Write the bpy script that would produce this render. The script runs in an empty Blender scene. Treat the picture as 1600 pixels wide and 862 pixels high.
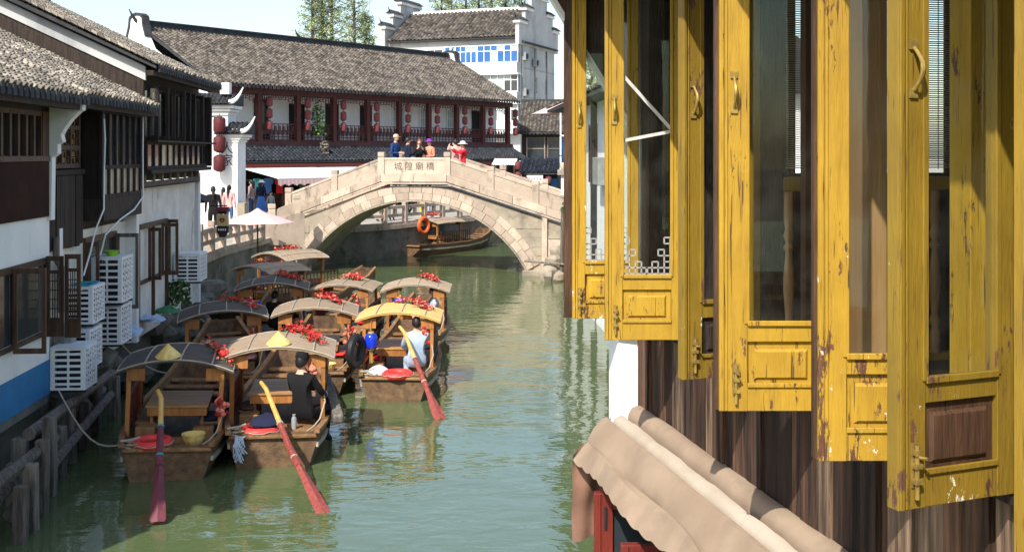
import bpy, bmesh, math, random
from mathutils import Vector, Matrix, Euler
random.seed(7)
R = math.radians
scene = bpy.context.scene
COL = scene.collection

# ------------------------------------------------------------------ camera
CAM_H = 4.0
FPX = 1700.0                      # focal length in pixels of the 1600 px wide photograph
HOR = 240.0                       # horizon row in the photograph
cam_d = bpy.data.cameras.new('camera')
cam_d.sensor_width = 36.0
cam_d.lens = 36.0 * FPX / 1600.0
cam_d.shift_y = -(431.0 - HOR) / 1600.0
cam_d.clip_start = 0.05
cam_d.clip_end = 3000
cam = bpy.data.objects.new('camera', cam_d)
COL.objects.link(cam)
cam.location = (0, 0, CAM_H)
cam.rotation_euler = (R(90), 0, 0)
scene.camera = cam

# ------------------------------------------------------------------ sky, sun, exposure
SUN = Vector((0.46, 1.0, -1.12)).normalized()        # direction the light travels
elev = math.asin(-SUN.z)
azim = math.atan2(-SUN.x, -SUN.y)
world = bpy.data.worlds.new('World')
scene.world = world
world.use_nodes = True
wn = world.node_tree
for n in list(wn.nodes): wn.nodes.remove(n)
sky = wn.nodes.new('ShaderNodeTexSky'); sky.sky_type = 'NISHITA'; sky.sun_disc = False
sky.sun_elevation = elev; sky.sun_rotation = azim
sky.air_density = 1.15; sky.dust_density = 1.8; sky.ozone_density = 1.2; sky.altitude = 0
bg = wn.nodes.new('ShaderNodeBackground'); bg.inputs[1].default_value = 0.106
wo = wn.nodes.new('ShaderNodeOutputWorld')
wn.links.new(sky.outputs[0], bg.inputs[0]); wn.links.new(bg.outputs[0], wo.inputs[0])
sun_d = bpy.data.lights.new('sun', 'SUN'); sun_d.energy = 3.0; sun_d.angle = R(0.55); sun_d.color = (1.0, 0.95, 0.86)
sun = bpy.data.objects.new('sun', sun_d); COL.objects.link(sun)
sun.rotation_euler = SUN.to_track_quat('-Z', 'Y').to_euler(); sun.location = (-20, -30, 40)
vs = scene.view_settings
vs.view_transform = 'Standard'; vs.look = 'None'; vs.exposure = 1.25; vs.gamma = 1.0; vs.use_curve_mapping = False
scene.cycles.use_denoising = True
scene.cycles.max_bounces = 8
scene.cycles.transparent_max_bounces = 16
scene.cycles.caustics_reflective = False; scene.cycles.caustics_refractive = False

def P(px, py, Y):                 # photograph pixel + real depth -> world point
    return Vector(((px - 800.0) * Y / FPX, Y, CAM_H + (HOR - py) * Y / FPX))

# ------------------------------------------------------------------ materials
MATS = {}
def M(name, c1, c2=None, scale=4.0, rough=0.75, bump=0.0, bscale=30.0, stretch=(1, 1, 1), metal=0.0, tint=0.0,
      rnd=0.0, stain=None, sscale=1.2, sthr=0.58, sstr=(1, 1, 1), spec=0.3, emit=None, trans=0.0):
    m = bpy.data.materials.new(name); m.use_nodes = True
    nt = m.node_tree; N = nt.nodes; L = nt.links
    b = N['Principled BSDF']
    b.inputs['Roughness'].default_value = rough; b.inputs['Metallic'].default_value = metal
    b.inputs['Specular IOR Level'].default_value = spec
    if c2 is None: c2 = tuple(x * 0.72 for x in c1)
    tc = N.new('ShaderNodeTexCoord'); mp = N.new('ShaderNodeMapping'); mp.inputs['Scale'].default_value = stretch
    L.new(tc.outputs['Object'], mp.inputs[0])
    vec = mp.outputs[0]
    oi = N.new('ShaderNodeObjectInfo')
    if rnd:                        # shift the pattern from object to object
        ad = N.new('ShaderNodeVectorMath'); ad.operation = 'ADD'
        cb = N.new('ShaderNodeCombineXYZ'); mu = N.new('ShaderNodeMath'); mu.operation = 'MULTIPLY'; mu.inputs[1].default_value = 37.0
        L.new(oi.outputs['Random'], mu.inputs[0]); L.new(mu.outputs[0], cb.inputs[0]); L.new(mu.outputs[0], cb.inputs[2])
        L.new(vec, ad.inputs[0]); L.new(cb.outputs[0], ad.inputs[1]); vec = ad.outputs[0]
    nz = N.new('ShaderNodeTexNoise'); nz.inputs['Scale'].default_value = scale; nz.inputs['Detail'].default_value = 6; nz.inputs['Roughness'].default_value = 0.62
    L.new(vec, nz.inputs['Vector'])
    rp = N.new('ShaderNodeValToRGB'); rp.color_ramp.elements[0].position = 0.36; rp.color_ramp.elements[1].position = 0.66
    rp.color_ramp.elements[0].color = (*c2, 1); rp.color_ramp.elements[1].color = (*c1, 1)
    L.new(nz.outputs['Fac'], rp.inputs[0])
    col = rp.outputs[0]
    def mixc(fac, a, bcol, mode='MIX'):
        mx = N.new('ShaderNodeMix'); mx.data_type = 'RGBA'; mx.blend_type = mode
        if isinstance(fac, float): mx.inputs[0].default_value = fac
        else: L.new(fac, mx.inputs[0])
        L.new(a, mx.inputs[6])
        if isinstance(bcol, tuple): mx.inputs[7].default_value = (*bcol, 1)
        else: L.new(bcol, mx.inputs[7])
        return mx.outputs[2]
    if stain is not None:
        mp2 = N.new('ShaderNodeMapping'); mp2.inputs['Scale'].default_value = sstr; L.new(tc.outputs['Object'], mp2.inputs[0])
        n2 = N.new('ShaderNodeTexNoise'); n2.inputs['Scale'].default_value = sscale; n2.inputs['Detail'].default_value = 8; n2.inputs['Roughness'].default_value = 0.7
        L.new(mp2.outputs[0], n2.inputs['Vector'])
        r2 = N.new('ShaderNodeValToRGB'); r2.color_ramp.elements[0].position = sthr; r2.color_ramp.elements[1].position = sthr + 0.14
        L.new(n2.outputs['Fac'], r2.inputs[0])
        col = mixc(r2.outputs[0], col, stain)
    if tint or rnd:
        src = []
        if tint:
            at = N.new('ShaderNodeAttribute'); at.attribute_name = 'tint'
            mr = N.new('ShaderNodeMapRange'); mr.inputs[3].default_value = 1 - tint; mr.inputs[4].default_value = 1 + tint
            L.new(at.outputs['Fac'], mr.inputs[0]); src.append(mr.outputs[0])
        if rnd:
            mr = N.new('ShaderNodeMapRange'); mr.inputs[3].default_value = 1 - rnd; mr.inputs[4].default_value = 1 + rnd
            L.new(oi.outputs['Random'], mr.inputs[0]); src.append(mr.outputs[0])
        for s in src:
            cb = N.new('ShaderNodeCombineColor')
            for i in range(3): L.new(s, cb.inputs[i])
            col = mixc(1.0, col, cb.outputs[0], 'MULTIPLY')
    L.new(col, b.inputs['Base Color'])
    if bump:
        n3 = N.new('ShaderNodeTexNoise'); n3.inputs['Scale'].default_value = bscale; n3.inputs['Detail'].default_value = 5
        L.new(vec, n3.inputs['Vector'])
        bp = N.new('ShaderNodeBump'); bp.inputs['Strength'].default_value = bump; bp.inputs['Distance'].default_value = 0.02
        L.new(n3.outputs['Fac'], bp.inputs['Height']); L.new(bp.outputs[0], b.inputs['Normal'])
    if emit:
        b.inputs['Emission Color'].default_value = (*emit[0], 1); b.inputs['Emission Strength'].default_value = emit[1]
    if trans:
        b.inputs['Transmission Weight'].default_value = trans
    MATS[name] = m
    return m

M('tile', (0.33, 0.285, 0.225), (0.10, 0.087, 0.07), scale=2.2, rough=0.9, tint=0.55, bump=0.3, bscale=40)
M('tile_far', (0.155, 0.132, 0.108), (0.07, 0.06, 0.051), scale=1.3, rough=0.9, tint=0.55)
M('tile_dark', (0.05, 0.052, 0.056), (0.025, 0.026, 0.03), scale=6, rough=0.85, tint=0.4)
M('tile_blue', (0.030, 0.036, 0.046), (0.012, 0.014, 0.019), scale=3, rough=0.6, tint=0.5)
M('plaster', (0.82, 0.81, 0.79), (0.72, 0.71, 0.69), scale=1.6, rough=0.9, stain=(0.42, 0.39, 0.34), sscale=1.3, sthr=0.60, sstr=(2.2, 2.2, 0.45), bump=0.15, bscale=25)
M('plaster_old', (0.76, 0.74, 0.69), (0.60, 0.57, 0.52), scale=2.0, rough=0.92, stain=(0.22, 0.19, 0.16), sscale=1.6, sthr=0.57, sstr=(1.6, 1.6, 0.6), bump=0.4, bscale=14)
M('concrete_white', (0.52, 0.52, 0.50), (0.40, 0.41, 0.40), scale=0.5, rough=0.9, stain=(0.26, 0.27, 0.28), sscale=0.32, sthr=0.54, sstr=(1.5, 1.5, 0.5))
M('blue_paint', (0.03, 0.20, 0.42), (0.03, 0.15, 0.33), scale=3, rough=0.6, bump=0.1)
M('wood_dark', (0.042, 0.027, 0.020), (0.014, 0.010, 0.008), scale=6, stretch=(3, 3, 0.4), rough=0.75, bump=0.5, bscale=40, rnd=0.35)
M('wood_brown', (0.10, 0.05, 0.028), (0.038, 0.02, 0.012), scale=6, stretch=(3, 3, 0.4), rough=0.55, bump=0.3, bscale=40, rnd=0.2)
M('panel_brown', (0.040, 0.013, 0.009), (0.020, 0.008, 0.006), scale=4, rough=0.8, bump=0.1, spec=0.1)
M('wood_grey', (0.24, 0.21, 0.175), (0.10, 0.085, 0.07), scale=5, stretch=(4, 4, 0.5), rough=0.9, bump=0.6, bscale=35, rnd=0.3)
M('pile_wood', (0.24, 0.205, 0.17), (0.08, 0.068, 0.058), scale=5, stretch=(4, 4, 0.5), rough=0.9, bump=0.7, bscale=30, rnd=0.3, stain=(0.03, 0.04, 0.025), sscale=2.0, sthr=0.55)
M('plank', (0.135, 0.068, 0.038), (0.013, 0.008, 0.006), scale=5, stretch=(5, 5, 0.35), rough=0.8, bump=1.0, bscale=9, rnd=0.7, stain=(0.30, 0.25, 0.20), sscale=5, sthr=0.66, sstr=(5, 5, 0.35))
M('plank_pale', (0.26, 0.17, 0.11), (0.035, 0.02, 0.013), scale=5, stretch=(5, 5, 0.35), rough=0.85, bump=1.0, bscale=9, rnd=0.3, stain=(0.40, 0.33, 0.26), sscale=5, sthr=0.62, sstr=(5, 5, 0.35))
M('plank_dark', (0.07, 0.036, 0.022), (0.008, 0.005, 0.004), scale=5, stretch=(5, 5, 0.35), rough=0.8, bump=1.0, bscale=9, rnd=0.3)
M('red_wood', (0.080, 0.022, 0.020), (0.05, 0.015, 0.014), scale=4, rough=0.55, bump=0.1, stain=(0.05, 0.02, 0.018), sscale=3, sthr=0.6)
M('frame_red', (0.20, 0.030, 0.020), (0.13, 0.02, 0.014), scale=6, stretch=(3, 3, .5), rough=0.45, bump=0.15)
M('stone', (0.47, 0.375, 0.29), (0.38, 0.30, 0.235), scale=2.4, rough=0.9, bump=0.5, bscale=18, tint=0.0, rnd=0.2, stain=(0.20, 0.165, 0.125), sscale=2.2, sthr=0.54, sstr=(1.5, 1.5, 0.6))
M('stone_dark', (0.36, 0.30, 0.225), (0.26, 0.22, 0.17), scale=2.0, rough=0.9, bump=0.5, bscale=12, stain=(0.15, 0.13, 0.105), sscale=0.9, sthr=0.53)  # darker stone tone for spandrel, footings and boulders
M('quay_stone', (0.22, 0.205, 0.17), (0.12, 0.115, 0.095), scale=1.6, rough=0.95, bump=0.8, bscale=5, stain=(0.055, 0.06, 0.04), sscale=0.9, sthr=0.52)
M('paving', (0.36, 0.33, 0.28), (0.26, 0.24, 0.20), scale=1.0, rough=0.9, bump=0.2)
M('steel_white', (0.78, 0.80, 0.80), (0.70, 0.72, 0.73), scale=8, rough=0.45, stain=(0.38, 0.33, 0.27), sscale=5, sthr=0.66)
M('ac_body', (0.30, 0.31, 0.31), (0.20, 0.21, 0.21), scale=5, rough=0.5)
M('dark', (0.012, 0.011, 0.011), (0.007, 0.007, 0.007), rough=0.7)
M('metal_dark', (0.03, 0.03, 0.032), rough=0.5, metal=0.3)
M('lantern_shaded', (0.10, 0.015, 0.017), (0.07, 0.011, 0.013), scale=10, rough=0.65)  # darker red, shade on the corner lanterns put into the colour
M('lantern_pink', (0.17, 0.036, 0.042), (0.12, 0.026, 0.03), scale=10, rough=0.7)  # pinker red, the sunlit lantern tone put into the colour
M('lantern_blue', (0.01, 0.045, 0.62), (0.008, 0.03, 0.45), scale=10, rough=0.18, spec=0.6)
M('gold', (0.55, 0.36, 0.08), rough=0.45)
M('boat_wood', (0.30, 0.165, 0.07), (0.165, 0.085, 0.036), scale=5, stretch=(3, 0.5, 3), rough=0.6, bump=0.3, bscale=25, rnd=0.22)
M('boat_hull', (0.17, 0.10, 0.052), (0.07, 0.042, 0.025), scale=4, stretch=(2, 0.5, 2), rough=0.7, bump=0.3, bscale=20, rnd=0.25)
M('boat_table', (0.52, 0.29, 0.11), (0.34, 0.17, 0.06), scale=4, stretch=(0.5, 4, 2), rough=0.5, bump=0.15, rnd=0.15)
M('post_orange', (0.42, 0.18, 0.05), (0.27, 0.105, 0.03), scale=5, stretch=(3, 3, .5), rough=0.5, rnd=0.2)
M('mat_tan', (0.40, 0.295, 0.195), (0.24, 0.175, 0.115), scale=5, stretch=(0.6, 6, 2), rough=0.9, bump=0.5, bscale=35, rnd=0.12, stain=(0.20, 0.17, 0.14), sscale=2.2, sthr=0.6)
M('mat_yellow', (0.66, 0.44, 0.16), (0.52, 0.33, 0.11), scale=5, stretch=(0.6, 6, 2), rough=0.85, bump=0.3, bscale=35)
M('mat_shaded', (0.115, 0.095, 0.08), (0.06, 0.05, 0.042), scale=5, stretch=(0.6, 6, 2), rough=0.85, bump=0.5, bscale=35, rnd=0.15)  # darker copy of the tan mat, shade on bank-side canopies in its colour
M('batten', (0.42, 0.36, 0.28), (0.28, 0.235, 0.18), scale=8, rough=0.8)
M('straw', (0.78, 0.60, 0.22), (0.55, 0.38, 0.10), scale=14, stretch=(1, 1, .3), rough=0.8, bump=0.6, bscale=60)
M('buoy_red', (0.72, 0.055, 0.045), (0.60, 0.04, 0.035), scale=5, rough=0.45)
M('buoy_orange', (0.80, 0.13, 0.03), (0.68, 0.09, 0.02), scale=5, rough=0.5)
M('oar_red', (0.33, 0.065, 0.05), (0.17, 0.038, 0.032), scale=9, stretch=(3, 3, .5), rough=0.6, bump=0.4, rnd=0.1, stain=(0.34, 0.19, 0.15), sscale=7, sthr=0.58, sstr=(3, 3, 1))
M('oar_purple', (0.16, 0.035, 0.045), (0.10, 0.025, 0.035), scale=6, stretch=(3, 3, .5), rough=0.55, bump=0.2)
M('bamboo', (0.66, 0.42, 0.12), (0.50, 0.29, 0.07), scale=6, rough=0.4)
M('rope', (0.46, 0.40, 0.31), (0.33, 0.28, 0.21), scale=20, rough=0.95, bump=0.5, bscale=90)
M('flower', (0.50, 0.030, 0.024), (0.34, 0.016, 0.017), scale=9, rough=0.7, tint=0.4)
M('flower_pink', (0.62, 0.22, 0.15), (0.52, 0.14, 0.10), scale=9, rough=0.7, tint=0.3)
M('awning_cloth', (0.33, 0.245, 0.17), (0.25, 0.18, 0.125), scale=3.5, rough=0.9, bump=0.35, bscale=260, stain=(0.20, 0.15, 0.105), sscale=3.5, sthr=.56, sstr=(1, .4, 1))
M('awning_tube', (0.42, 0.355, 0.28), (0.34, 0.28, 0.21), scale=3, rough=0.8, bump=0.4, bscale=9)
M('awning_back', (0.25, 0.135, 0.09), (0.17, 0.09, 0.062), scale=3, rough=0.9, bump=0.2, bscale=10)
M('cloth_white', (0.80, 0.78, 0.76), (0.70, 0.68, 0.66), scale=3, rough=0.9)
M('cloth_pinkwhite', (0.60, 0.42, 0.40), (0.54, 0.37, 0.35), scale=2, rough=0.9)
M('leaf', (0.075, 0.155, 0.035), (0.035, 0.08, 0.02), scale=3, rough=0.7, tint=0.6)
M('leaf_spring', (0.36, 0.41, 0.20), (0.22, 0.27, 0.13), scale=0.4, rough=0.8, tint=0.6)
M('bark', (0.11, 0.085, 0.065), (0.05, 0.04, 0.032), scale=3, stretch=(3, 3, .4), rough=0.95, bump=0.5)
M('skin', (0.62, 0.37, 0.26), (0.56, 0.32, 0.22), scale=6, rough=0.6)
M('hair_black', (0.012, 0.010, 0.010), (0.02, 0.016, 0.014), scale=10, rough=0.45)
M('hair_brown', (0.22, 0.075, 0.028), (0.14, 0.05, 0.02), scale=10, rough=0.5)
M('window_glass_dark', (0.035, 0.042, 0.05), (0.02, 0.025, 0.03), scale=2, rough=0.12, spec=0.7)
M('window_blue', (0.012, 0.12, 0.36), (0.01, 0.08, 0.27), scale=2, rough=0.15, spec=0.6)
M('window_pale', (0.36, 0.40, 0.40), (0.28, 0.32, 0.33), scale=2, rough=0.15, spec=0.5)
M('pane_cream', (0.46, 0.40, 0.30), (0.30, 0.25, 0.18), scale=3, rough=0.25, spec=0.5)
M('sign_yellow', (0.62, 0.46, 0.20), rough=0.6)
M('ink', (0.02, 0.018, 0.018), (0.03, 0.028, 0.028), rough=0.8)
M('carved', (0.105, 0.085, 0.07), (0.075, 0.06, 0.05), rough=0.95)
M('tape', (0.62, 0.60, 0.56), (0.45, 0.43, 0.40), scale=30, rough=0.5)
M('fret_grey', (0.34, 0.33, 0.31), (0.26, 0.25, 0.24), scale=20, rough=0.6)
M('inner_tan', (0.40, 0.235, 0.105), (0.31, 0.17, 0.07), scale=5, stretch=(4, 4, .4), rough=0.6, bump=0.1)
M('brass', (0.50, 0.36, 0.10), (0.26, 0.17, 0.05), scale=30, rough=0.4, metal=0.5)
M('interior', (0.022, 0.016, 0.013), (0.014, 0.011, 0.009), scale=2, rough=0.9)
M('blind_slat', (0.62, 0.58, 0.50), (0.45, 0.41, 0.35), scale=12, rough=0.8)
M('green_plastic', (0.30, 0.55, 0.04), rough=0.4)
M('soil', (0.16, 0.13, 0.10), (0.10, 0.08, 0.06), scale=0.6, rough=1.0)
for nm, c in dict(navy=(0.012, 0.045, 0.15), dark_navy=(0.012, 0.016, 0.045), black=(0.008, 0.008, 0.009), pink=(0.72, 0.36, 0.34),
                  salmon=(0.80, 0.28, 0.18), red=(0.62, 0.02, 0.035), white=(0.80, 0.79, 0.77), grey=(0.30, 0.29, 0.28), beige=(0.52, 0.42, 0.30),
                  denim=(0.05, 0.115, 0.25), blue_dress=(0.07, 0.20, 0.55), purple=(0.24, 0.04, 0.36), yellow=(0.75, 0.45, 0.03),
                  brown=(0.10, 0.055, 0.035), mauve=(0.36, 0.24, 0.23), pale_blue=(0.42, 0.52, 0.66), green=(0.06, 0.20, 0.09), teal=(0.03, 0.30, 0.36)).items():
    M('cloth_' + nm if nm != 'white' else 'cloth_whiteshirt', c, tuple(x * 0.8 for x in c), scale=6, rough=0.9)
MATS['cloth_w'] = MATS['cloth_whiteshirt']

def glass_mat(name, tintc, dirt):
    m = bpy.data.materials.new(name); m.use_nodes = True; nt = m.node_tree; N = nt.nodes; L = nt.links
    for n in list(N): N.remove(n)
    out = N.new('ShaderNodeOutputMaterial'); tr = N.new('ShaderNodeBsdfTransparent'); tr.inputs[0].default_value = (*tintc, 1)
    gl = N.new('ShaderNodeBsdfGlossy'); gl.inputs['Roughness'].default_value = 0.015
    df = N.new('ShaderNodeBsdfDiffuse'); df.inputs[0].default_value = (0.55, 0.54, 0.50, 1)
    fr = N.new('ShaderNodeFresnel'); ge = N.new('ShaderNodeNewGeometry'); ir = N.new('ShaderNodeMapRange')
    ir.inputs[3].default_value = 1.5; ir.inputs[4].default_value = 1 / 1.5          # same reflectance entering and leaving the sheet
    L.new(ge.outputs['Backfacing'], ir.inputs[0]); L.new(ir.outputs[0], fr.inputs[0])
    tc = N.new('ShaderNodeTexCoord'); nz = N.new('ShaderNodeTexNoise'); nz.inputs['Scale'].default_value = 9; nz.inputs['Detail'].default_value = 8
    mr = N.new('ShaderNodeMapRange'); mr.inputs[1].default_value = 0.45; mr.inputs[2].default_value = 0.8; mr.inputs[3].default_value = dirt * 0.3; mr.inputs[4].default_value = dirt * 2.2
    m1 = N.new('ShaderNodeMixShader'); m2 = N.new('ShaderNodeMixShader')
    n2 = N.new('ShaderNodeTexNoise'); n2.inputs['Scale'].default_value = 2.5; bp = N.new('ShaderNodeBump'); bp.inputs['Strength'].default_value = 0.05; bp.inputs['Distance'].default_value = 0.02
    L.new(tc.outputs['Object'], n2.inputs['Vector']); L.new(n2.outputs[0], bp.inputs['Height']); L.new(bp.outputs[0], gl.inputs['Normal'])
    L.new(tc.outputs['Object'], nz.inputs['Vector']); L.new(nz.outputs[0], mr.inputs[0])
    L.new(mr.outputs[0], m1.inputs[0]); L.new(tr.outputs[0], m1.inputs[1]); L.new(df.outputs[0], m1.inputs[2])
    L.new(fr.outputs[0], m2.inputs[0]); L.new(m1.outputs[0], m2.inputs[1]); L.new(gl.outputs[0], m2.inputs[2])
    L.new(m2.outputs[0], out.inputs[0])
    MATS[name] = m
glass_mat('glass', (0.95, 0.97, 0.95), 0.010)

def yellow_mat(name, worn, base=((0.47, 0.285, 0.027), (0.31, 0.18, 0.02))):
    m = bpy.data.materials.new(name); m.use_nodes = True; nt = m.node_tree; N = nt.nodes; L = nt.links
    b = N['Principled BSDF']; b.inputs['Roughness'].default_value = 0.5; b.inputs['Specular IOR Level'].default_value = 0.35
    tc = N.new('ShaderNodeTexCoord'); oi = N.new('ShaderNodeObjectInfo')
    mu = N.new('ShaderNodeMath'); mu.operation = 'MULTIPLY'; mu.inputs[1].default_value = 23.0; L.new(oi.outputs['Random'], mu.inputs[0])
    cb = N.new('ShaderNodeCombineXYZ'); L.new(mu.outputs[0], cb.inputs[0]); L.new(mu.outputs[0], cb.inputs[2])
    ad = N.new('ShaderNodeVectorMath'); ad.operation = 'ADD'; L.new(tc.outputs['Object'], ad.inputs[0]); L.new(cb.outputs[0], ad.inputs[1])
    def noise(scale, st, det=8, rg=0.65):
        mp = N.new('ShaderNodeMapping'); mp.inputs['Scale'].default_value = st; L.new(ad.outputs[0], mp.inputs[0])
        n = N.new('ShaderNodeTexNoise'); n.inputs['Scale'].default_value = scale; n.inputs['Detail'].default_value = det; n.inputs['Roughness'].default_value = rg
        L.new(mp.outputs[0], n.inputs['Vector']); return n.outputs[0]
    def ramp(f, p0, p1, c0=(0, 0, 0), c1=(1, 1, 1)):
        r = N.new('ShaderNodeValToRGB'); r.color_ramp.elements[0].position = p0; r.color_ramp.elements[1].position = p1
        r.color_ramp.elements[0].color = (*c0, 1); r.color_ramp.elements[1].color = (*c1, 1); L.new(f, r.inputs[0]); return r.outputs[0]
    def mix(f, a, c):
        mx = N.new('ShaderNodeMix'); mx.data_type = 'RGBA'; L.new(f, mx.inputs[0]); L.new(a, mx.inputs[6])
        if isinstance(c, tuple): mx.inputs[7].default_value = (*c, 1)
        else: L.new(c, mx.inputs[7])
        return mx.outputs[2]
    col = ramp(noise(5, (1, 1, .6)), 0.3, 0.7, base[1], base[0])
    grime = ramp(noise(14, (3, 3, .25)), 0.52, 0.78)                       # drips and dirt
    col = mix(grime, col, (0.26, 0.15, 0.02))
    crack = ramp(noise(26, (5, 5, .16), 3, .5), 0.655, 0.675)               # vertical drying cracks
    col = mix(crack, col, (0.10, 0.055, 0.02))
    wood = ramp(noise(30, (3, 3, .3), 4), 0.3, 0.7, (0.06, 0.03, 0.018), (0.17, 0.075, 0.045))
    sx = N.new('ShaderNodeSeparateXYZ'); L.new(tc.outputs['Object'], sx.inputs[0])
    low = N.new('ShaderNodeMapRange'); low.inputs[1].default_value = 0.0; low.inputs[2].default_value = 0.55; low.inputs[3].default_value = 0.05; low.inputs[4].default_value = 0.0
    L.new(sx.outputs[2], low.inputs[0])                                       # rain wears the foot of a sash most
    def wear(f):
        a_ = N.new('ShaderNodeMath'); a_.operation = 'ADD'; L.new(f, a_.inputs[0]); L.new(low.outputs[0], a_.inputs[1]); return a_.outputs[0]
    pk = ramp(wear(noise(9, (1.6, 1.6, .5), 9, .74)), 0.655 - worn, 0.662 - worn)   # paint gone down to wood
    col = mix(pk, col, wood)
    pw = ramp(wear(noise(13, (1.3, 1.3, .7), 9, .75)), 0.705 - worn * .8, 0.713 - worn * .8)  # old pale primer
    prim = ramp(noise(3, (1, 1, 1)), 0.60, 0.62, (0.66, 0.62, 0.52), (0.26, 0.50, 0.46))
    col = mix(pw, col, prim)
    L.new(col, b.inputs['Base Color'])
    h = N.new('ShaderNodeMath'); h.operation = 'ADD'; L.new(pk, h.inputs[0]); L.new(crack, h.inputs[1])
    fine = N.new('ShaderNodeMath'); fine.operation = 'MULTIPLY_ADD'; fine.inputs[1].default_value = -0.9
    L.new(h.outputs[0], fine.inputs[0]); L.new(noise(40, (3, 3, .4), 4), fine.inputs[2])
    bp = N.new('ShaderNodeBump'); bp.inputs['Strength'].default_value = 0.5; bp.inputs['Distance'].default_value = 0.004
    L.new(fine.outputs[0], bp.inputs['Height']); L.new(bp.outputs[0], b.inputs['Normal'])
    MATS[name] = m
yellow_mat('yellow_paint', 0.0)
yellow_mat('yellow_worn', 0.035)
yellow_mat('yellow_flaking', 0.05)
yellow_mat('yellow_shaded', 0.03, ((0.26, 0.165, 0.018), (0.16, 0.10, 0.013)))  # worn yellow darkened: shading of the angled sashes is in the colour

def water_mat():
    m = bpy.data.materials.new('water'); m.use_nodes = True; nt = m.node_tree; N = nt.nodes; L = nt.links
    b = N['Principled BSDF']; b.inputs['Base Color'].default_value = (0.082, 0.112, 0.046, 1); b.inputs['Roughness'].default_value = 0.045
    b.inputs['IOR'].default_value = 1.72; b.inputs['Specular IOR Level'].default_value = 0.75
    tc = N.new('ShaderNodeTexCoord')
    def nz(scale, st, rot=0.0, det=3):
        mp = N.new('ShaderNodeMapping'); mp.inputs['Scale'].default_value = st; mp.inputs['Rotation'].default_value = (0, 0, rot); L.new(tc.outputs['Object'], mp.inputs[0])
        n = N.new('ShaderNodeTexNoise'); n.inputs['Scale'].default_value = scale; n.inputs['Detail'].default_value = det; n.inputs['Roughness'].default_value = 0.5
        n.inputs['Distortion'].default_value = 0.6
        L.new(mp.outputs[0], n.inputs['Vector']); return n.outputs[0]
    a = nz(0.9, (0.55, 1.0, 1), 0.25); c = nz(2.6, (0.55, 1.0, 1), -0.2); d = nz(7.0, (.6, 1.0, 1), 0.1)
    big = nz(0.16, (1, 1, 1), 0, 2)
    rp = N.new('ShaderNodeMapRange'); rp.inputs[1].default_value = 0.38; rp.inputs[2].default_value = 0.62; rp.inputs[3].default_value = 0.35; rp.inputs[4].default_value = 1.0
    L.new(big, rp.inputs[0])
    s1 = N.new('ShaderNodeMath'); s1.operation = 'MULTIPLY_ADD'; s1.inputs[1].default_value = 0.42; L.new(c, s1.inputs[0]); L.new(a, s1.inputs[2])
    s2 = N.new('ShaderNodeMath'); s2.operation = 'MULTIPLY_ADD'; s2.inputs[1].default_value = 0.12; L.new(d, s2.inputs[0]); L.new(s1.outputs[0], s2.inputs[2])
    s3 = N.new('ShaderNodeMath'); s3.operation = 'MULTIPLY'; L.new(s2.outputs[0], s3.inputs[0]); L.new(rp.outputs[0], s3.inputs[1])
    bp = N.new('ShaderNodeBump'); bp.inputs['Strength'].default_value = 0.42; bp.inputs['Distance'].default_value = 0.10
    L.new(s3.outputs[0], bp.inputs['Height']); L.new(bp.outputs[0], b.inputs['Normal'])
    MATS['water'] = m
water_mat()

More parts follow.
